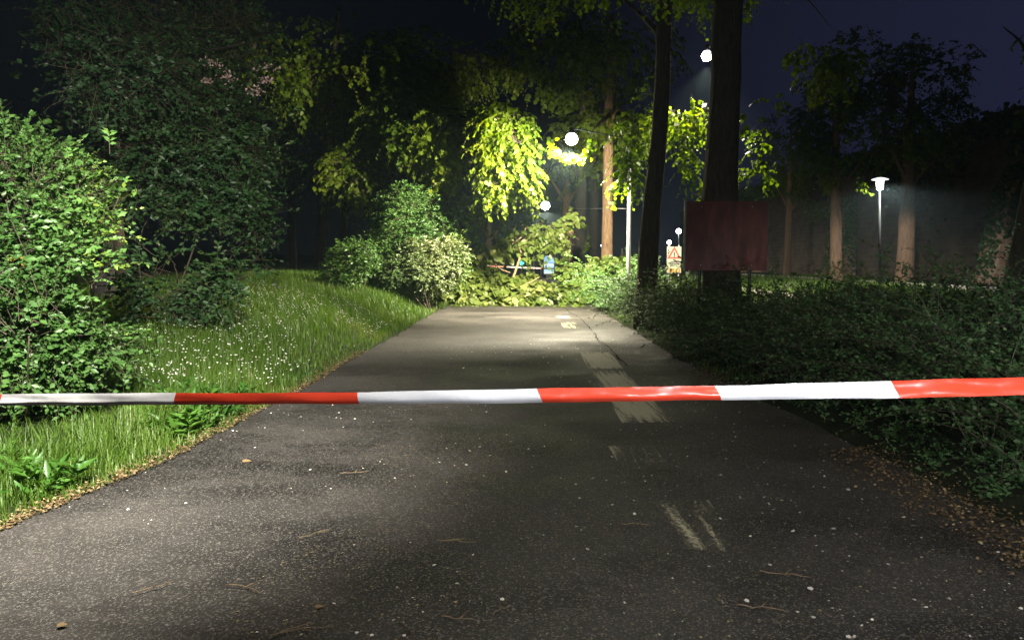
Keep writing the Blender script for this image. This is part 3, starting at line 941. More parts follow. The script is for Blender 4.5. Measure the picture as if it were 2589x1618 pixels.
# dark tall shrub behind it
b2 = np.array([-5.9, 13.2, ground_z(-5.9, 13.2)])
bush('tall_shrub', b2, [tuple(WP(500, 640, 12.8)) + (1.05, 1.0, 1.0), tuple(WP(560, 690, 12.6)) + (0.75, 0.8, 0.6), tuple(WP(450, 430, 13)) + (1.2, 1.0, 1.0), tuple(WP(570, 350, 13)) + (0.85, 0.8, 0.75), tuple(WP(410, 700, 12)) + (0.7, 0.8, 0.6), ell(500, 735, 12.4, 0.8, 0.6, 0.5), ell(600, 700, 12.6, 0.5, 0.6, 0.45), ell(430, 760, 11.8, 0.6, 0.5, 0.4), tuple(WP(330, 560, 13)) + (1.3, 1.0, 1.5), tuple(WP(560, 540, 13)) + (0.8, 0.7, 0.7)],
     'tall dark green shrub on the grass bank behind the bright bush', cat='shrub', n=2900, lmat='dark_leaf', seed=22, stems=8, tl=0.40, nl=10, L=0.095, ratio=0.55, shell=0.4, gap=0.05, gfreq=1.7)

# tree above it, with elder-like blossoms
b3 = np.array([-7.2, 13.6, ground_z(-7.2, 13.6)])
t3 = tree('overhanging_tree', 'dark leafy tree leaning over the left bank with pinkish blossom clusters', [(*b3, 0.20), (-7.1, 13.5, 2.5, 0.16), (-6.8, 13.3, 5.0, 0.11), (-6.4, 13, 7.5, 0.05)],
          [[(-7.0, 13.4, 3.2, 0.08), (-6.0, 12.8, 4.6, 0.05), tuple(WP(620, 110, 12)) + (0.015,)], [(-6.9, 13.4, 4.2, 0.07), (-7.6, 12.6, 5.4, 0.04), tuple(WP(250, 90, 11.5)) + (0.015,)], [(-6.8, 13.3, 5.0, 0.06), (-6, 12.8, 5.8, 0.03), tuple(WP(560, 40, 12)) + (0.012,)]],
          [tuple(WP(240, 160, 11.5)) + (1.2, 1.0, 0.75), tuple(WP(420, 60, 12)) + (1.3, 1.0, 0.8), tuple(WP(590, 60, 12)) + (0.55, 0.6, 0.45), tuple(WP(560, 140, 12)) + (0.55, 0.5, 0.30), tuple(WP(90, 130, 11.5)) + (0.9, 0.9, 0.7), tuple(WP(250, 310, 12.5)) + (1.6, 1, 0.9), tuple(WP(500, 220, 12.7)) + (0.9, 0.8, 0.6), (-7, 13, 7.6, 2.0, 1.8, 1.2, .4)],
          2500, 'dark_leaf', 'bark_shaded', seed=33, tl=0.42, nl=9, L=0.085, ratio=0.58, gap=0.1, gfreq=1.7)
r_ = np.random.default_rng(8)
P_ = []
for (px, py, sx, sy) in ((530, 160, 22, 8), (580, 192, 16, 14), (645, 232, 20, 12), (665, 172, 26, 10), (672, 205, 14, 8), (522, 206, 12, 5)):
    for _ in range(48):
        P_.append(WP(px + r_.normal() * sx * 0.6, py + r_.normal() * sy * 0.6, 11.9 + r_.normal() * 0.08))
P_ = np.array(P_)
V, Fc, R = leaf_geo(P_, r_.normal(size=P_.shape), r_.normal(size=P_.shape) * 0.6 + [0, -0.6, 1], r_.uniform(0.025, 0.05, len(P_)), r_.uniform(0.02, 0.04, len(P_)), r_.random(len(P_)), 'penta')
mk('blossom', V, Fc, M['blossom'], t3, R, origin=b3)

# linden on the left whose branches hang by the middle lamp
bL = WP(815, 660, 29.5); bL[2] = ground_z(bL[0], bL[1])
x0, y0, z0 = bL
tree('linden_tree', 'linden tree behind the grass bank with bright yellow green branches hanging near the lamp', [(x0, y0, z0 - 0.1, 0.30), (x0, y0, 2.0, 0.24), (x0 + 0.15, y0, 4.5, 0.2), (x0 + 0.5, y0, 8, 0.14), (x0 + 0.8, y0, 11, 0.06)],
     [[(x0 + 0.1, y0, 4.0, 0.13), (x0 + 2.2, y0 - 0.8, 6.6, 0.07), tuple(WP(1200, 300, 25.2)) + (0.035,), tuple(WP(1320, 350, 24.2)) + (0.012,)],
      [(x0 + 0.3, y0, 6.0, 0.1), (x0 + 2.5, y0 + 1, 7.5, 0.06), tuple(WP(1280, 290, 24.2)) + (0.012,)],
      [(x0 + 0.2, y0, 5.0, 0.09), (x0 + 2, y0 - 0.3, 5.5, 0.04), tuple(WP(1080, 400, 28.2)) + (0.012,)]],
     [ell(1300, 350, 24.2, 0.55, 0.6, 0.6, 1.6), ell(1240, 400, 24.2, 0.55, 0.7, 0.6, 1.6), ell(1200, 470, 24.2, 0.25, 0.4, 0.35, 1.5), ell(1320, 440, 24.2, 0.35, 0.5, 0.45, 1.5), ell(1260, 470, 24.2, 0.3, 0.4, 0.4, 1.5), ell(1270, 300, 24.2, 0.8, 0.7, 0.28, 1.2), ell(1165, 330, 25.4, 0.6, 0.6, 0.6, .9), ell(1090, 350, 26.0, 0.7, 0.6, 0.7, .8), ell(1130, 430, 25.8, 0.45, 0.5, 0.45, .8), ell(1020, 340, 26.5, 0.7, 0.6, 0.7, .7), ell(950, 300, 27, 0.7, 0.6, 0.7, .7), ell(1110, 390, 28.0, 0.9, 0.9, 0.9, .6), ell(1000, 290, 28, 1.4, 1.2, 1.1, .7), ell(1130, 260, 28.5, 1.2, 1.0, 0.8, .6), ell(900, 430, 27.5, 1.0, 1, 1.1, .6), (x0 + 1, y0, 8.4, 4.2, 3, 1.8, .35), (x0 + 4, y0 + 3, 9.0, 3.2, 3, 1.6, .35)],
     4300, 'linden', 'bark_shaded', seed=44, tl=0.55, nl=8, L=0.15, ratio=0.8, tpl='heart', up=-0.1, droop=0.7, hang=0.5, gap=-0.25)
# second stem beside it
b5 = WP(872, 660, 29.9); b5[2] = ground_z(b5[0], b5[1])
tree('bare_trunk_tree', 'slim brown trunk next to the left linden, leafy only at its top', [(*(b5 - [0, 0, .1]), 0.19), (b5[0], b5[1], 2.5, 0.16), (b5[0] + 0.1, b5[1], 5.5, 0.13), (b5[0] - 0.3, b5[1], 9, 0.06)], [],
     [(b5[0] - 0.5, b5[1] + 0.5, 7.6, 2.0, 2, 1.5), ell(850, 455, 28.6, 0.7, 0.5, 0.5)], 220, 'linden', 'bark_shaded', seed=45, tl=0.6, nl=8, L=0.17, ratio=0.8, tpl='heart', hang=0.5, droop=0.5)

b6 = WP(1060, 755, 25.4); b6[2] = ground_z(b6[0], b6[1])
bush('rounded_bush', b6, [ell(1040, 560, 25.5, 1.0, 1.0, 0.85), ell(1000, 640, 25.4, 1.05, 0.9, 0.9), ell(1110, 640, 25.4, 0.85, 0.9, 0.9), ell(1030, 510, 25.6, 0.7, 0.7, 0.55), ell(1145, 690, 25.4, 0.45, 0.7, 0.5)],
     'big rounded green bush lit from the right where the fallen branches begin', n=2800, lmat='bush', seed=51, tl=0.34, nl=10, L=0.10, ratio=0.5, shell=0.35, gap=-0.4)
b7 = WP(1090, 765, 24.0); b7[2] = ground_z(b7[0], b7[1])
bush('pale_bush', b7, [ell(1070, 695, 24.0, 0.75, 0.6, 0.55), ell(1130, 665, 24.3, 0.55, 0.6, 0.6), ell(1000, 695, 24.0, 0.5, 0.55, 0.5), ell(1050, 650, 24.3, 0.5, 0.55, 0.45)],
     'pale whitish leaved bush in front of the rounded green bush', n=2600, lmat='pale_leaf', seed=52, tl=0.24, nl=11, L=0.085, ratio=0.55, shell=0.3, gap=-0.6)
b8 = WP(880, 715, 21.5); b8[2] = ground_z(b8[0], b8[1])
bush('small_bush', b8, [tuple(WP(885, 660, 21.5)) + (0.55, 0.5, 0.5), tuple(WP(860, 690, 21.4)) + (0.5, 0.5, 0.35), tuple(WP(920, 650, 21.6)) + (0.4, 0.4, 0.45)],
     'small dark bush at the top of the grass bank left of the pale bush', n=650, lmat='bush', seed=53, tl=0.3, nl=9, L=0.09)
b9 = WP(800, 700, 22); b9[2] = ground_z(b9[0], b9[1])
bush('yellow_shrub', b9, [tuple(WP(795, 690, 22)) + (0.45, 0.4, 0.2), tuple(WP(725, 690, 22)) + (0.45, 0.4, 0.18)], 'low yellowish shrub under the dark trunks at the back of the bank', cat='shrub', n=120, lmat='yellow_leaf', seed=54, tl=0.25, nl=8, L=0.09, stems=4)
# dark trees further back
for k, (px, Y, h, r, lab) in enumerate([(640, 30, 12, 3.2, 'dark tree far behind the tall shrub on the left bank'), (960, 38, 13, 3.6, 'dark tree behind the left linden, nearest to the rounded bush'),
                                        (1235, 46, 7.5, 2.8, 'dark low tree beyond the fallen branches, left of the far street lamp'), (740, 42, 14, 4, 'very dark tree in the far gap between the shrub and the linden'),
                                        (300, 26, 13, 3.6, 'dark tree hidden behind the overhanging tree on the far left')]):
    c = WP(px, 660, Y); z = float(ground_z(c[0], c[1])) if Y < 40 else 0.3
    lowc = 2.2 if px == 1235 else h * 0.5
    tree('background_tree', lab, [(c[0], Y, z, 0.24), (c[0], Y, h * 0.35, 0.19), (c[0] + 0.3, Y, h * 0.9, 0.06)], [[(c[0], Y, h * 0.35, 0.1), (c[0] + r * 0.5, Y, h * 0.6, 0.03)], [(c[0], Y, h * 0.4, 0.1), (c[0] - r * 0.5, Y, h * 0.65, 0.03)]],
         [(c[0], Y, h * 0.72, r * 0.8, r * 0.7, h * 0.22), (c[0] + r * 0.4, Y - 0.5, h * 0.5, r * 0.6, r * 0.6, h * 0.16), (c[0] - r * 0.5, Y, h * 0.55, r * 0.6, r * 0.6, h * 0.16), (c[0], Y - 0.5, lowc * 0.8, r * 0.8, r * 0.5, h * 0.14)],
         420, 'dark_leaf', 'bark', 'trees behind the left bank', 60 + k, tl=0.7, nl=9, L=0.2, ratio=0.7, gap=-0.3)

# ================================================================== FALLEN CROWN
bF = np.array([0.5, 28.3, 0.0])
fr = thing('fallen_branch', bF, 'fallen tree crown of large pale green leaves lying across the path', 'fallen branch')
rng = np.random.default_rng(71)
D = 28.0
curves = [([(1285, 728), (1302, 690), (1318, 640), (1335, 605), (1352, 582)], 0.055, 28.0), ([(1252, 712), (1258, 655), (1285, 625), (1318, 600), (1330, 575)], 0.045, 28.3),
          ([(1340, 612), (1385, 592), (1420, 572), (1448, 548)], 0.04, 28.4), ([(1265, 752), (1290, 745), (1320, 747), (1350, 758)], 0.03, 27.5),
          ([(1280, 726), (1330, 718), (1365, 700)], 0.04, 27.8), ([(1240, 690), (1230, 700), (1180, 715)], 0.035, 28.2),
          ([(1400, 765), (1450, 735), (1500, 715), (1560, 700)], 0.05, 27.9), ([(1318, 640), (1308, 612), (1303, 590)], 0.025, 28.1), ([(1290, 690), (1260, 676), (1235, 640)], 0.025, 28.0)]
paths = []
for pts, r, Y in curves:
    q = smooth_path([WP(a, b, Y + 0.1 * i) for i, (a, b) in enumerate(pts)], 14)
    paths.append(q)
    mb = MB(); mb.tube(q, np.linspace(r, r * 0.35, len(q)), 8, True, 0.05, rng); mb.build('branch', M['fresh_wood'], fr, bF, True)
p1, n1 = crown_points(rng, [ell(1385, 755, 27.8, 0.5, 0.4, 0.3), ell(1200, 735, 28, 0.8, 0.8, 0.5), ell(1300, 748, 28.4, 0.9, 0.8, 0.38), ell(1390, 745, 28.4, 0.9, 0.8, 0.42), ell(1480, 735, 28.2, 0.9, 0.9, 0.55), ell(1370, 740, 28.1, 0.45, 0.4, 0.4), ell(1140, 740, 27.6, 0.5, 0.5, 0.45), ell(1250, 715, 28.2, 0.4, 0.4, 0.3), ell(1500, 685, 28.6, 0.45, 0.4, 0.36), ell(1540, 715, 28.0, 0.6, 0.6, 0.5), ell(1590, 700, 27.4, 0.5, 0.6, 0.6), ell(1550, 680, 28.2, 0.45, 0.4, 0.4), ell(1440, 700, 28.6, 0.5, 0.4, 0.4), ell(1170, 705, 28.3, 0.4, 0.4, 0.4), ell(1335, 712, 28.5, 0.25, 0.3, 0.2), ell(1425, 705, 28.5, 0.3, 0.3, 0.25), ell(1560, 720, 27.5, 0.7, 0.9, 0.7), ell(1190, 700, 28.4, 0.55, 0.5, 0.5), ell(1440, 690, 28.3, 0.6, 0.5, 0.4),
                                 ell(1300, 765, 27.2, 1.6, 0.4, 0.12), ell(1270, 740, 27.9, 0.8, 0.5, 0.5), ell(1345, 745, 28.2, 0.7, 0.5, 0.35), ell(1230, 750, 27.6, 0.7, 0.4, 0.3), ell(1420, 735, 28.2, 0.7, 0.5, 0.35), ell(1480, 690, 28.6, 0.6, 0.5, 0.45)], 4200, 0.45, -0.5, 1.9, 72)
ok = p1[:, 2] > 0.03
g1, tw1 = foliage(rng, p1[ok], n1[ok], 0.40, 6, 0.23, 0.9, 0.1, 0.45, 0.8, 'heart', 0.45, 73)
p2 = np.concatenate([paths[2][i] + rng.normal(size=(9, 3)) * 0.13 for i in range(0, len(paths[2]))] + [paths[0][i] + rng.normal(size=(3, 3)) * 0.2 + [0.1, 0, -.1] for i in range(6, len(paths[0]))]
                    + [WP(1375 + rng.normal() * 34, 618 + rng.normal() * 20, 28.3) + rng.normal(size=(1, 3)) * 0.2 for _ in range(100)] + [WP(1285 + rng.normal() * 22, 625 + rng.normal() * 16, 28.2)[None] for _ in range(34)] + [WP(1205 + rng.normal() * 30, 672 + rng.normal() * 16, 28.1)[None] for _ in range(40)] + [WP(1250 + rng.normal() * 22, 640 + rng.normal() * 16, 28.3)[None] for _ in range(22)])
g2, tw2 = foliage(rng, p2, unit(rng.normal(size=p2.shape)), 0.28, 4, 0.20, 0.85, 0.0, 0.5, 0.8, 'heart', 0.6, 74)
V, Fc, R = join_geo([g1, g2])
mk('foliage', V, Fc, M['fallen_leaf'], fr, R, origin=bF)
mk('branchwork', np.concatenate([tw1[0], tw2[0]]), np.concatenate([tw1[1], tw2[1] + len(tw1[0])]), M['fresh_wood'], fr, origin=bF)
# strewn leaves torn off
n = 150
x = rng.uniform(-2.1, 2.5, n); y = 25.6 + 1.6 * rng.random(n) ** 0.7
scatter_flat('torn_leaves', x, y, np.full(n, 0.03), rng.uniform(0.08, 0.17, n), M['fallen_leaf'], 'torn leaves strewn on the asphalt in front of the fallen crown', 'leaves', rng, 'heart', 0.4, 0.85)

# leafy hanging spray of the middle lamp
def lamp_spray(name, pts, label, base, Y, n, L=0.18, seed=80, sp=0.12, lmat='linden'):
    rng = np.random.default_rng(seed)
    root = thing(name, base, label, 'tree')
    return root

# ================================================================== RIGHT: avenue trees
# leaning dark trunk
bT2 = WP(1632, 715, 17.8); bT2[2] = ground_z(bT2[0], bT2[1]) - 0.05
def t2(px, py, r, Y=17.8): return tuple(WP(px, py, Y)) + (r,)
tree('leaning_tree', 'dark tree with a leaning trunk left of the red board, foliage hanging on both sides', [(*bT2, 0.25), t2(1645, 560, 0.21), t2(1662, 400, 0.185), t2(1676, 200, 0.17), t2(1684, 0, 0.155), (3.75, 17.8, 11, 0.07)],
     [[t2(1680, 100, 0.08), t2(1600, 20, 0.04, 18.2), (1.6, 18.5, 8.4, 0.02)]],
     [ell(1740, 230, 19.3, 0.55, 0.5, 0.45), ell(1760, 300, 19.2, 0.35, 0.4, 0.4, .8), ell(1725, 420, 19.3, 0.4, 0.5, 0.45, .7), ell(1600, 340, 20.5, 0.4, 0.6, 0.6, .8), ell(1590, 440, 20.5, 0.28, 0.5, 0.4, .8), ell(1745, 490, 19.4, 0.5, 0.5, 0.2, .6), ell(1700, 280, 19.6, 0.7, 0.6, 0.8, .6), (3.1, 18, 8.2, 2.9, 2.6, 1.3, .3), (1.0, 18.4, 8.2, 2.3, 1.8, 1.1, .3)],
     1050, 'linden', 'bark', seed=81, tl=0.42, nl=7, L=0.105, ratio=0.85, tpl='heart', up=-0.1, droop=0.6, hang=0.5, gap=0.05, gfreq=2.0)
# thick trunk behind the red board
bT1 = WP(1830, 760, 15.6); bT1[2] = ground_z(bT1[0], bT1[1]) - 0.1
tree('thick_tree', 'thick dark trunk rising behind the red board with leaves glowing near the high lamp', [(*bT1, 0.42), tuple(WP(1824, 690, 15.6)) + (0.37,), tuple(WP(1820, 540, 15.6)) + (0.36,), tuple(WP(1826, 400, 15.6)) + (0.31,), tuple(WP(1836, 200, 15.6)) + (0.285,), tuple(WP(1842, 0, 15.6)) + (0.26,), (4.6, 15.6, 11, 0.12)],
     [[tuple(WP(1843, -60, 15.6)) + (0.08,), tuple(WP(1960, -40, 15.8)) + (0.03,), tuple(WP(2040, 0, 16)) + (0.015,), tuple(WP(2100, 70, 16.3)) + (0.006,)], [tuple(WP(1842, 0, 15.6)) + (0.14,), (3.4, 15.5, 8.4, 0.06), (1.6, 15.6, 9.2, 0.02)]],
     [ell(2130, 160, 16.5, 0.42, 0.4, 0.36), ell(2090, 190, 16.6, 0.2, 0.3, 0.22), ell(2130, 60, 16.5, 0.8, 0.7, 0.45), ell(2040, 80, 16.3, 0.7, 0.7, 0.4), ell(1915, 185, 16.6, 0.18, 0.3, 0.36, .35), ell(1900, 315, 17.4, 0.3, 0.4, 0.25, .35), ell(1930, 370, 17.6, 0.36, 0.4, 0.2, .35), ell(1905, 445, 17.8, 0.35, 0.4, 0.25, .35), ell(1960, 260, 17, 0.2, 0.2, 0.2, .5), ell(2225, 30, 16.8, 0.5, 0.4, 0.25), (4.2, 15.8, 8.2, 2.6, 3.0, 1.2, .3), (1.8, 15.8, 8.2, 2.4, 2.2, 1.2, .3)],
     1000, 'linden', 'bark', seed=82, tl=0.4, nl=8, L=0.105, ratio=0.85, tpl='heart', up=-0.15, droop=0.6, hang=0.6, gap=-0.1)
# lit brown trunk near the middle lamp, whose twig hangs just under that lamp
bT3 = WP(1535, 690, 30.5); bT3[2] = 0.05
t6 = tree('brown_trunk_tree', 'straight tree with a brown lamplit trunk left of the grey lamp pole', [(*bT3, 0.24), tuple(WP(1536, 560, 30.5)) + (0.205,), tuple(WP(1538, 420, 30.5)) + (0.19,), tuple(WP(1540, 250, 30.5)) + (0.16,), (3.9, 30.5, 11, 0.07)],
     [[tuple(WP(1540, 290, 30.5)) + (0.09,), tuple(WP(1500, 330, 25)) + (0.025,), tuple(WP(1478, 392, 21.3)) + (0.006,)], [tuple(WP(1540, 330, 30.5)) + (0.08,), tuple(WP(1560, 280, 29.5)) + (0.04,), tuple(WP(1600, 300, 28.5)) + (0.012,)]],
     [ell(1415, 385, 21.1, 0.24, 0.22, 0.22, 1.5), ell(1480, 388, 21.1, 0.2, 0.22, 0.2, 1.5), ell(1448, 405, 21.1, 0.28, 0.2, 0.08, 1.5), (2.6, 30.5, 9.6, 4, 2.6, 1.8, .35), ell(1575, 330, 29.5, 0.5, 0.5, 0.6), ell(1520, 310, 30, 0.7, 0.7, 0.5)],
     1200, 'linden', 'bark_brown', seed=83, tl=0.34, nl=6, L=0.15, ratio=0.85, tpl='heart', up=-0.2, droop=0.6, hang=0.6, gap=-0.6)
r_ = np.random.default_rng(19)
P_ = np.array([WP(1446 + 52 * math.cos(a) * r_.uniform(0.75, 1.08) + r_.normal() * 4, 366 + 42 * math.sin(a) * r_.uniform(0.7, 1.05) + r_.normal() * 4, 21.15 + r_.normal() * 0.12) for a in np.linspace(-0.25, math.pi + 0.3, 62)])
V, Fc, R = leaf_geo(P_, r_.normal(size=P_.shape) * 0.6 + [0, 0, -0.9], r_.normal(size=P_.shape) * 0.4 + [0, -1, 0.5], r_.uniform(0.10, 0.17, len(P_)), r_.uniform(0.09, 0.15, len(P_)), r_.random(len(P_)), 'heart')
o = mk('lit_spray', V, Fc, M['linden'], t6, R, origin=bT3); o['kind'] = 'stuff'; o['label'] = 'glowing yellow leaves hanging just under the lamp'
# further trunks down the avenue
for k, (px, Y, r, h, bk, lab) in enumerate([(1463, 36, 0.27, 11, 'bark_shaded', 'dark trunk left of the brown lamplit trunk, nearer to the far lamp'), (1497, 40, 0.24, 11, 'bark_shaded', 'dark slim trunk directly left of the brown lamplit trunk'),
                                            (1427, 52, 0.28, 10, 'bark_brown', 'short looking brown trunk at the end of the path behind the fallen crown')]):
    c = WP(px, 660, Y)
    tree('avenue_tree', lab, [(c[0], Y, -0.05, r * 1.2), (c[0] + 0.05, Y, 2.5, r), (c[0] + 0.15, Y, 6, r * 0.75), (c[0] + 0.2, Y, h, r * 0.3)], [[(c[0], Y, 5, r * 0.5), (c[0] + 1.4, Y, 7.5, 0.04)], [(c[0], Y, 5.5, r * 0.5), (c[0] - 1.4, Y, 7.8, 0.04)]],
         [(c[0] + 0.6, Y, 8.2, 2.2, 2.2, 1.6), (c[0] + 0.2, Y, 6.4, 1.6, 1.6, 0.9)] + ([ell(1487, 585, 36, 0.22, 0.3, 0.5)] if k == 0 else []), 260, 'linden', bk, 'trees down the avenue', 90 + k, tl=0.6, nl=7, L=0.2, ratio=0.85, tpl='heart', hang=0.4)
# row of trees on the raised bed
for k, (px, py, Y, r, lean, lab) in enumerate([(2286, 722, 33.5, 0.35, 0.0, 'brown trunk right of the white post lamp'), (2113, 716, 35, 0.26, -0.1, 'brown trunk left of the white post lamp, thinner and farther off'),
                                             (1990, 702, 50, 0.23, 0.0, 'thin distant brown trunk just right of the red board'), (2572, 760, 17, 0.33, 0.5, 'dark brown trunk cut by the right edge of the picture')]):
    c = WP(px, py, Y); x0 = c[0]; z0 = float(ground_z(x0, Y)) - 0.05
    tree('park_tree', lab, [(x0, Y, z0, r * 1.35), (x0 + lean * 0.15, Y, 1.3, r), (x0 + lean, Y, 4.2, r * 0.86), (x0 + lean * 2, Y, 7.5, r * 0.5), (x0 + lean * 2.4, Y, 10, 0.05)],
         [[(x0 + lean, Y, 4.6, r * 0.36), (x0 + lean + 0.9, Y - 0.4, 5.9, 0.04), (x0 + lean + 1.5, Y - .6, 6.6, 0.012)], [(x0 + lean, Y, 4.8, r * 0.36), (x0 + lean - 0.8, Y - 0.3, 6.0, 0.04), (x0 + lean - 1.4, Y - 0.5, 6.4, 0.012)]],
         [(x0 + lean, Y, 7.4, 2.6, 2.4, 2.0), (x0 + 0.3, Y, 9.6, 2.2, 2.0, 1.5), (x0 + (1.6 if k != 1 else -1.5), Y - 0.8, 4.9 if k != 1 else 5.4, 1.0, 0.9, 0.55), (x0 - 1.0, Y - 0.5, 6.1, 0.8, 0.9, 0.5), (x0 + lean, Y, 6.5, 2.2, 2.0, 0.9)] if k != 3 else [(x0 + 1.2, Y, 7.8, 1.8, 1.6, 1.8), (x0 + 0.8, Y - 0.5, 5.2, 0.8, 0.8, 0.6)],
         1150, 'linden', 'bark' if k == 3 else 'bark_grey', 'trees on the raised bed', 95 + k, tl=0.5, nl=8, L=0.17, ratio=0.7, hang=0.4, droop=0.5, gap=-0.1)
gb = bpy.data.objects['park_tree']
r_ = np.random.default_rng(3)
P_ = np.array([WP(2180 + a + r_.normal() * 5, 476 + a * 0.75 + r_.normal() * 5, 29.4) for a in np.linspace(-16, 16, 34)])
V, Fc, R = leaf_geo(P_, r_.normal(size=P_.shape), r_.normal(size=P_.shape), np.full(34, 0.16), np.full(34, 0.12), r_.random(34), 'heart')
o = mk('lit_spray', V, Fc, M['linden'], gb, R, origin=gb.location[:]); o['kind'] = 'stuff'; o['label'] = 'glowing yellow green spray beside the lamp'

# ------------------------------------------------------------------ hedge shrubs along the right edge
def arching_shrub(base, w, d, h, label, seed, n=130, L=0.034, lmat='hedge_leaf', lean=-0.5):
    n = int(n * 1.6); L = L * 1.25; h = h * 1.22
    rng = np.random.default_rng(seed)
    base = np.array(base, float)
    root = thing('arching_shrub', base, label, 'shrub', 'arching shrubs along the right of the path')
    st = np.stack([base[0] + rng.uniform(-0.4, 0.5, n) * w, base[1] + rng.uniform(-0.5, 0.5, n) * d, base[2] + rng.uniform(0.02, 0.35, n) * h], 1)
    dirs = unit(np.stack([lean + rng.normal(size=n) * 0.55, -0.25 + rng.normal(size=n) * 0.5, 0.75 + 0.45 * rng.random(n)], 1))
    ln = h * rng.uniform(0.5, 1.0, n) * (1 + 0.75 * (rng.random(n) > 0.74))
    nl = 46
    t = (np.arange(nl) + 0.5) / nl
    down = np.array([0, 0, -1.0])
    P = st[:, None] + dirs[:, None] * (ln[:, None, None] * t[None, :, None]) + down * (0.42 * ln[:, None, None] * (t ** 2.2)[None, :, None])
    tang = unit(dirs[:, None] + down * (0.9 * t ** 1.2)[None, :, None])
    side = unit(np.cross(tang, np.array([0, 0, 1.0])))
    sg = np.where(np.arange(nl) % 2 == 0, 1.0, -1.0)[None, :, None]
    P = P + rng.normal(size=P.shape) * 0.012
    ld = unit(tang * 0.7 + side * sg + rng.normal(size=P.shape) * 0.4)
    nn = unit(np.array([-0.2, -0.6, 0.8]) + rng.normal(size=P.shape) * 0.5)
    cl = rng.normal(0.45, 0.16, n)
    Ls = L * rng.uniform(0.6, 1.25, n * nl)
    ok = (P.reshape(-1, 3)[:, 2] > 0.03)
    V, Fc, R = leaf_geo(P.reshape(-1, 3)[ok], ld.reshape(-1, 3)[ok], nn.reshape(-1, 3)[ok], Ls[ok], (Ls * 0.55)[ok], np.clip(np.repeat(cl, nl) + rng.normal(size=n * nl) * 0.15, 0, 1)[ok])
    mk('foliage', V, Fc, M[lmat], root, R, origin=base)
    mb = MB()
    for i in range(0, n):
        q = np.concatenate([st[i:i + 1], P[i, ::9]])
        q[:, 2] = np.maximum(q[:, 2], 0.01)
        mb.tube(q, np.linspace(0.004, 0.0015, len(q)), 3, False)
    mb.build('stem', M['twig'], root, base)
    return root


SH = [(3.95, 5.1, 1.5, 1.2, 1.05, 'arching shrub at the right edge of the picture below the tape', 0.03, 150), (4.35, 7.3, 1.9, 1.8, 1.25, 'arching shrub with lamplit sprays right above the tape at the right edge', 0.034, 190),
      (3.85, 9.3, 1.7, 1.9, 1.15, 'arching shrub with pale leaf tips above the white tape section on the right', 0.034, 190), (3.75, 11.5, 1.7, 2.0, 1.15, 'dark arching shrub in the middle of the row below the red board', 0.036, 170),
      (3.7, 13.7, 1.7, 2.0, 1.15, 'dark arching shrub directly in front of the red board post', 0.038, 170), (3.7, 16.2, 1.7, 2.2, 1.25, 'dark arching shrub at the foot of the thick trunk', 0.042, 150),
      (3.75, 18.8, 1.6, 2.4, 1.35, 'dark arching shrub at the foot of the leaning trunk', 0.046, 140), (3.6, 21.5, 1.5, 2.4, 1.35, 'last dark arching shrub before the fallen crown at the far path end', 0.05, 130),
      (3.5, 24.3, 1.5, 2.4, 1.4, 'yellow green lit shrub touching the right end of the fallen crown', 0.06, 130), (6.3, 8.5, 2.0, 2.2, 1.15, 'arching shrub in the second row at the right edge behind the lamplit one', 0.036, 150),
      (6.1, 11.5, 2.2, 2.4, 1.0, 'arching shrub in the second row in line with the white post lamp', 0.04, 130), (6.0, 14.6, 2.0, 2.4, 0.8, 'low dark arching shrub in the second row right of the red board', 0.042, 110)]
for k, (x, y, w, d, h, lab, L, n) in enumerate(SH):
    arching_shrub((x, y, float(ground_z(x, y))), w, d, h, lab, 200 + k, n, L, 'hedge_leaf' if k != 8 else 'bush')

# ------------------------------------------------------------------ red board
bR = WP(1836, 597, 14.3)
gz = float(ground_z(bR[0], bR[1]))
rb = thing('notice_board', (bR[0], bR[1], gz), 'large dark red metal board on posts in front of the thick trunk', 'board')
o_ = np.array([bR[0], bR[1], gz])
w_, h_ = 205 / F * 14.3, 173 / F * 14.3
m, t, b, out = new_mat('red_sheet')
co = N(t, 'TexCoord'); n = N(t, 'TexNoise'); n.inputs['Scale'].default_value = 2.2; n.inputs['Detail'].default_value = 8
mp = N(t, 'Mapping'); mp.inputs['Scale'].default_value = (2.4, 1, 0.8)
t.links.new(co.outputs['Object'], mp.inputs[0]); t.links.new(mp.outputs[0], n.inputs['Vector'])
r = ramp(t, n.outputs['Fac'], [(0.3, (0.055, 0.014, 0.009)), (0.55, (0.125, 0.032, 0.020)), (0.75, (0.22, 0.065, 0.042))])
t.links.new(r.outputs[0], b.inputs['Base Color']); b.inputs['Roughness'].default_value = 0.38
mb = MB(); mb.box(bR, (w_, 0.05, h_)); mb.build('panel', m, rb, o_)
mb = MB(); mb.box(bR + [-w_ / 2 - 0.016, 0, 0], (0.03, 0.07, h_ + 0.02)); mb.build('frame_edge', M['grey_metal'], rb, o_)
for dx, dz, sx, sz in ((0, h_ / 2 - 0.02, w_ - 0.01, 0.04), (0, -h_ / 2 + 0.02, w_ - 0.01, 0.04), (w_ / 2 - 0.02, 0, 0.04, h_ - 0.09)):
    mb = MB(); mb.box(bR + [dx, -0.031, dz], (sx, 0.016, sz)); mb.build('rim', m, rb, o_)
for dx, dz in ((-.62, .42), (.62, .42), (-.62, -.42), (.62, -.42)):
    mb = MB(); mb.tube([bR + [dx * w_ / 2, -0.024, dz * h_], bR + [dx * w_ / 2, -0.036, dz * h_]], 0.014, 8); mb.build('bolt', M['grey_metal'], rb, o_)
for s in (-0.62, 0.62):
    mb = MB(); mb.tube([(bR[0] + s * w_ / 2, bR[1] + 0.06, gz - 0.05), (bR[0] + s * w_ / 2, bR[1] + 0.06, bR[2] + h_ / 2 - 0.03)], 0.03, 10); mb.build('post', M['dark_metal'], rb, o_, True)
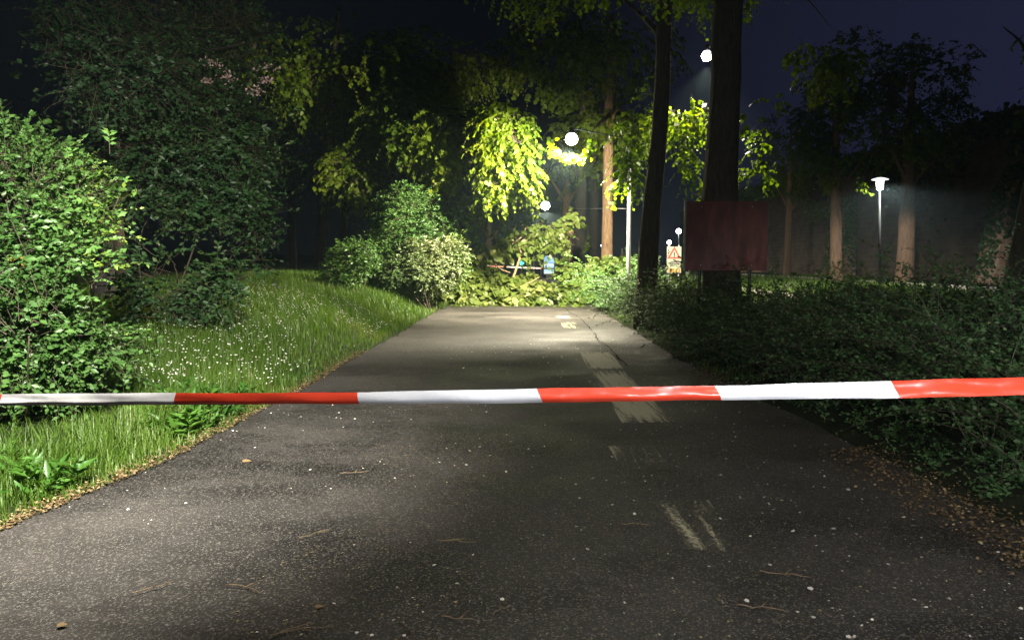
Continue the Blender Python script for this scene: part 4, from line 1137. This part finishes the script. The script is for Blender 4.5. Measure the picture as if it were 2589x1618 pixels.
scm = plain('scratch_paint', (0.30, 0.10, 0.09), 0.5)
for cx2, cz2, rr, a0, a1 in ((0.52, 0.10, 0.05, 0.3, 5.2), (0.66, -0.32, 0.045, -0.3, 3.6), (0.45, -0.34, 0.09, 2.2, 3.9), (0.60, 0.26, 0.04, 0.8, 2.4)):
    a = np.linspace(a0, a1, 14)                                       # faint scratched scribbles
    mb = MB(); mb.tube([(bR[0] + cx2 * w_ / 1.6 + rr * math.cos(k), bR[1] - 0.027, bR[2] + cz2 * h_ + rr * 0.8 * math.sin(k)) for k in a], 0.004, 4)
    mb.build('scribble', scm, rb, o_)

# ------------------------------------------------------------------ warning sign
bS = WP(1704, 657, 24)
gz = float(ground_z(bS[0], 24))
ws = thing('warning_sign', (bS[0], 24, gz), 'white warning sign with a red triangle left of the red board', 'sign')
o_ = np.array([bS[0], 24, gz])
w_, h_ = 36 / F * 24, 66 / F * 24
mb = MB(); mb.box(bS, (w_, 0.02, h_)); mb.build('sign_plate', plain('white_plate', (0.15, 0.145, 0.12), 0.5, var=0.1), ws, o_)
for s in (-0.35, 0.35):
    mb = MB(); mb.tube([(bS[0] + s * w_, 24.04, gz - 0.05), (bS[0] + s * w_, 24.04, bS[2] + h_ / 2 + 0.05)], 0.02, 8); mb.build('post', M['grey_metal'], ws, o_, True)
def tri_ring(c, R0, R1, y, mat, name):
    V = []; 
    for R_ in (R0, R1):
        for a in (90, 210, 330):
            V.append((c[0] + R_ * math.cos(math.radians(a)), y, c[2] + R_ * math.sin(math.radians(a))))
    V2 = [(x, yy - 0.004, z) for x, yy, z in V]
    Fc = []
    for i in range(3):
        j = (i + 1) % 3
        Fc.append((i + 6, j + 6, j + 9, i + 9)); Fc.append((i, j, j + 6, i + 6)); Fc.append((i + 3, i + 9, j + 9, j + 3))
    mk(name, V + V2, Fc, mat, ws, origin=o_)
tc_ = bS + [0, 0, h_ * 0.20]
tri_ring(tc_, 0.245, 0.16, 23.986, plain('sign_red', (0.16, 0.025, 0.018), 0.5), 'warning_triangle')
mb = MB(); mb.box(tc_ + [0, -0.0165, 0.02], (0.03, 0.009, 0.11)); mb.box(tc_ + [0, -0.0165, -0.065], (0.03, 0.009, 0.03)); mb.build('exclamation_mark', M['dark_metal'], ws, o_)
mb = MB()
for i, wl in enumerate((0.22, 0.27, 0.18)):
    mb.box(bS + [0.0, -0.0165, -0.06 - i * 0.055], (wl, 0.009, 0.02))
mb.build('text_line', M['dark_metal'], ws, o_)
mb = MB()
for i in range(4):
    mb.box(bS + [-0.13 + i * 0.09, -0.0165, -h_ / 2 + 0.08], (0.06, 0.009, 0.10 + 0.02 * (i % 2)), 0)
mb.build('yellow_patch', plain('sign_yellow', (0.20, 0.12, 0.02), 0.5), ws, o_)

# ------------------------------------------------------------------ far end of the path
# second tape
tp = [(1220, 672), (1300, 675), (1380, 678), (1450, 680), (1560, 680)]
V, Fc, mi = [], [], []
ts = np.linspace(0, 1, 41)
for i, t_ in enumerate(ts):
    px = 1200 + 380 * t_; py = np.interp(px, [a for a, _ in tp], [b_ for _, b_ in tp])
    q = WP(px, py, 36)
    V += [q + [0, 0, -0.032 - 0.02 * math.sin(t_ * 3.14)], q + [0, 0.01, 0.032 - 0.02 * math.sin(t_ * 3.14)]]
    if i: Fc.append((2 * i - 2, 2 * i, 2 * i + 1, 2 * i - 1)); mi.append((i // 5) % 2)
tag(mk('barrier_tape', V, Fc, [bpy.data.materials['tape_white'], bpy.data.materials['tape_red']], mi=mi), 'second red and white barrier tape strung behind the fallen crown', 'barrier tape')
# lit advertising display
bA = WP(1388, 669, 55)
ad = thing('lit_display', (bA[0], 55, 0), 'lit blue and white display panel standing behind the fallen crown', 'display')
o_ = np.array([bA[0], 55, 0.0])
w_, h_ = 25 / F * 55, 46 / F * 55
mb = MB(); mb.box(bA, (w_ + 0.10, 0.16, h_ + 0.12)); mb.build('case', M['dark_metal'], ad, o_)
mb = MB(); mb.box((bA[0], 55, 0.3), (0.4, 0.14, 0.62)); mb.build('foot', M['dark_metal'], ad, o_)
m, t, b, out = new_mat('display_picture')
co = N(t, 'TexCoord'); sp = N(t, 'SeparateXYZ'); t.links.new(co.outputs['Generated'], sp.inputs[0])
wv = N(t, 'TexNoise'); wv.inputs['Scale'].default_value = 3; t.links.new(co.outputs['Generated'], wv.inputs['Vector'])
ma = N(t, 'Math', operation='MULTIPLY_ADD'); ma.inputs[1].default_value = 0.3; t.links.new(wv.outputs['Fac'], ma.inputs[0]); t.links.new(sp.outputs['Z'], ma.inputs[2])
r = ramp(t, ma.outputs[0], [(0.20, (0.75, 0.92, 1.0)), (0.45, (0.35, 0.70, 0.95)), (0.62, (0.85, 0.95, 1.0)), (0.72, (0.10, 0.40, 0.85)), (0.80, (0.45, 0.78, 1.0)), (1.0, (0.22, 0.50, 0.80))])
r.color_ramp.interpolation = 'EASE'
t.links.new(r.outputs[0], b.inputs['Emission Color']); b.inputs['Emission Strength'].default_value = 1.1
b.inputs['Base Color'].default_value = (0.02, 0.02, 0.02, 1)
mb = MB(); mb.box(bA + [0, -0.09, 0], (w_, 0.02, h_)); mb.build('screen', m, ad, o_)


def signal(px, py, Y, r, col, s, label):
    c = WP(px, py, Y); b_ = np.array([c[0], Y, 0.0])
    rt = thing('traffic_light', b_, label, 'traffic light', 'traffic lights at the far end')
    mb = MB(); mb.tube([b_, (c[0], Y, c[2] + 1.2)], 0.06, 8); mb.build('pole', M['grey_metal'], rt, b_, True)
    up = 0.62 if col[0] > col[2] else 0.0
    mb = MB(); mb.box((c[0], Y - 0.16, c[2] - (0.3 if up else -0.3)), (r * 2.6, 0.2, 1.0)); mb.build('signal_box', M['dark_metal'], rt, b_)
    mb = MB(); mb.tube([(c[0], Y - 0.265, c[2]), (c[0], Y - 0.30, c[2])], r, 16); mb.build('lens', emit('signal_' + ('red' if up else 'green'), col, s), rt, b_)
    return rt


signal(1584, 660, 60, 0.24, (1.0, 0.03, 0.05), 6, 'traffic light showing red beside the foot of the grey lamp pole')
signal(1319, 666, 58, 0.17, (0.02, 0.75, 0.75), 2.5, 'traffic light showing cyan green behind the fallen crown')
signal(1573, 662, 70, 0.13, (0.05, 0.45, 0.85), 2.0, 'tiny blue signal light just left of the red traffic light')
signal(1473, 616, 80, 0.20, (0.05, 0.22, 0.45), 0.6, 'dim blue light between the dark trunks down the avenue')
# plain posts with a plate next to the display
for (px, top, lab, pl) in ((1350, 610, 'thin grey post left of the lit display panel', False), (1368, 612, 'grey post carrying a pale sign plate beside the lit display panel', True)):
    c = WP(px, top, 50); b_ = np.array([c[0], 50, 0.0])
    rt = thing('sign_post', b_, lab, 'post')
    mb = MB(); mb.tube([b_, c], 0.045, 8); mb.build('pole', M['grey_metal'], rt, b_, True)
    if pl:
        mb = MB(); mb.box(c + [0.05, -0.06, -0.35], (0.42, 0.03, 0.7)); mb.build('sign_plate', plain('grey_plate', (0.35, 0.36, 0.36), 0.5), rt, b_)
# purple-red poster wall behind the brown trunk
c = WP(1440, 622, 62)
rt = thing('advertising_pillar', (c[0], 62, 0), 'dim purple red advertising pillar behind the short brown trunk', 'pillar')
mb = MB(); mb.lathe((c[0], 62, 0), [(0.5, 0), (0.5, 3.6), (0.58, 3.62), (0.56, 3.75), (0.2, 3.95)], 24)
m = plain('faded_poster', (0.14, 0.03, 0.05), 0.5, var=0.7, scale=4)
mb.build('column', m, rt, (c[0], 62, 0))

# ------------------------------------------------------------------ old wall on the right, kerb
def wall_mat(k=1.0):
    m, t, b, out = new_mat('old_masonry')
    co = N(t, 'TexCoord')
    br = N(t, 'TexBrick'); br.inputs['Scale'].default_value = 1.0
    br.inputs['Brick Width'].default_value = 0.62; br.inputs['Row Height'].default_value = 0.30; br.inputs['Mortar Size'].default_value = 0.02
    br.inputs['Color1'].default_value = (0.1 * k, 0.06 * k, 0.042 * k, 1); br.inputs['Color2'].default_value = (0.16 * k, 0.11 * k, 0.08 * k, 1); br.inputs['Mortar'].default_value = (0.17 * k, 0.15 * k, 0.12 * k, 1)
    mp = N(t, 'Mapping'); mp.inputs['Rotation'].default_value = (math.pi / 2, 0, 0)
    sp = N(t, 'SeparateXYZ'); t.links.new(co.outputs['Object'], sp.inputs[0])
    ad = N(t, 'Math', operation='ADD'); t.links.new(sp.outputs['X'], ad.inputs[0]); t.links.new(sp.outputs['Y'], ad.inputs[1])
    cb = N(t, 'CombineXYZ'); t.links.new(ad.outputs[0], cb.inputs['X']); t.links.new(sp.outputs['Z'], cb.inputs['Y'])
    t.links.new(cb.outputs[0], br.inputs['Vector'])
    n = N(t, 'TexNoise'); n.inputs['Scale'].default_value = 1.5; n.inputs['Detail'].default_value = 8; t.links.new(co.outputs['Object'], n.inputs['Vector'])
    mx = N(t, 'Mix', data_type='RGBA', blend_type='MULTIPLY'); mx.inputs[0].default_value = 0.8
    r = ramp(t, n.outputs['Fac'], [(0.3, (0.35, 0.33, 0.3)), (0.7, (1, 1, 1))])
    t.links.new(br.outputs['Color'], mx.inputs[6]); t.links.new(r.outputs[0], mx.inputs[7]); t.links.new(mx.outputs[2], b.inputs['Base Color'])
    b.inputs['Roughness'].default_value = 0.9
    bp = N(t, 'Bump'); bp.inputs['Distance'].default_value = 0.05; t.links.new(br.outputs['Fac'], bp.inputs['Height']); bp.invert = True
    t.links.new(bp.outputs[0], b.inputs['Normal'])
    return m


wm = wall_mat(0.8); wm_lit = wall_mat(2.4)  # second, brighter brick for the buttresses: lamplight put into the colour
wb = np.array([22.2, 50.0, 0.45])
wl = thing('old_wall', wb, 'high old masonry wall with buttresses and ivy in the dark behind the park trees', 'wall')
mb = MB(); mb.box((22.8, 58, 4.1), (1.0, 90, 7.8)); mb.build('masonry', wm, wl, wb)
mb = MB(); mb.box((22.8, 58, 8.08), (1.2, 90.2, 0.15)); mb.build('coping', plain('coping_stone', (0.25, 0.22, 0.18), 0.9), wl, wb)
rng = np.random.default_rng(123)
ivg = []
for k, (yb) in enumerate((34.0, 51.0, 70)):
    V = []
    for z, dx, hw in ((0.4, 1.75, 0.75), (1.2, 1.5, 0.7), (4.6, 0.95, 0.6), (5.4, 0.35, 0.55)):
        V += [(22.298 - dx, yb - hw, z), (22.298 - dx, yb + hw, z), (22.298, yb + hw, z), (22.298, yb - hw, z)]
    Fc = []
    for i in range(3):
        for j in range(4):
            Fc.append((i * 4 + j, i * 4 + (j + 1) % 4, i * 4 + 4 + (j + 1) % 4, i * 4 + 4 + j))
    Fc += [(3, 2, 1, 0), (12, 13, 14, 15)]
    mk('buttress', V, Fc, wm_lit, wl, origin=wb)
    n = 1500
    z = 0.9 + 4.9 * rng.random(n) ** 0.9
    dx = np.interp(z, [0.4, 1.2, 4.6, 6], [1.75, 1.5, 0.95, 0.1])
    hw = np.interp(z, [0.4, 1.2, 4.6, 6], [0.75, 0.7, 0.6, 0.5])
    s = rng.random(n)
    right = rng.random(n) < (0.35 + 0.12 * (z - 1))
    x = 22.298 - dx * np.where(right, rng.random(n) * 0.75, s)
    y = yb - hw - 0.05 - 0.10 * rng.random(n)
    left_face = rng.random(n) < 0.3
    x = np.where(left_face, 22.20 - dx, x); y = np.where(left_face, yb - hw + 2 * hw * rng.random(n), y)
    keep = left_face | right | (z > 2.6)
    P_ = np.stack([x, y, z], 1)[keep]
    ivg.append(leaf_geo(P_, rng.normal(size=P_.shape) + [0, 0, -0.8], rng.normal(size=P_.shape) * 0.5 + [-0.4, -1, 0.3], rng.uniform(0.10, 0.2, len(P_)), rng.uniform(0.10, 0.18, len(P_)), rng.random(len(P_)), 'heart'))
n = 5000                                                              # ivy curtains over the wall top
y = rng.uniform(25, 90, n); cl_ = noise3(np.stack([y, 0 * y, 0 * y], 1), 3, 0.5)
z = 8.25 - np.abs(rng.normal(size=n)) * (0.7 + 0.8 * np.maximum(cl_, 0))
P_ = np.stack([22.15 - 0.12 * rng.random(n), y, z + 0.35 * rng.random(n)], 1)
ivg.append(leaf_geo(P_, rng.normal(size=P_.shape) + [0, 0, -0.8], rng.normal(size=P_.shape) * 0.5 + [-1, -0.4, 0.3], rng.uniform(0.15, 0.3, n), rng.uniform(0.15, 0.3, n), rng.random(n), 'heart'))
V, Fc, R = join_geo(ivg)
mk('ivy', V, Fc, M['ivy'], wl, R, origin=wb)
km = plain('kerb_stone', (0.32, 0.30, 0.26), 0.8, var=0.3, scale=5, bump=0.3)
mb = MB()
for y in np.arange(24, 62, 1.0):
    mb.box((16.0, y + 0.5, 0.60), (0.16, 0.99, 0.16))
tag(mb.build('kerb', km), kind='structure')
mb = MB()
for y in np.arange(15.5, 30, 1.0):
    mb.box((7.6, y + 0.5, 0.58), (0.25, 0.985, 0.16))
tag(mb.build('kerb', km), kind='structure')
# span wire from the grey pole towards the trunks
mb = MB(); q0 = WP(1587, 528, 21.5); q1 = WP(1380, 522, 36)
mb.tube([q0, (q0 + q1) / 2 + [0, 0, -0.05], q1], 0.008, 5)
tag(mb.build('span_wire', M['dark_metal']), 'thin span wire running left from the grey lamp pole', 'wire')

# ------------------------------------------------------------------ haze: damp night air
hm = bpy.data.materials.new('damp_air'); hm.use_nodes = True
t = hm.node_tree
for nd in list(t.nodes):
    if nd.type != 'OUTPUT_MATERIAL': t.nodes.remove(nd)
pv = t.nodes.new('ShaderNodeVolumePrincipled')
pv.inputs['Color'].default_value = (0.62, 0.90, 1.0, 1)
pv.inputs['Density'].default_value = 0.0010
pv.inputs['Anisotropy'].default_value = 0.6
t.links.new(pv.outputs[0], t.nodes['Material Output'].inputs['Volume'])
mb = MB(); mb.box((0, 70, 7.0), (160, 200, 17)); tag(mb.build('haze', hm), kind='stuff')
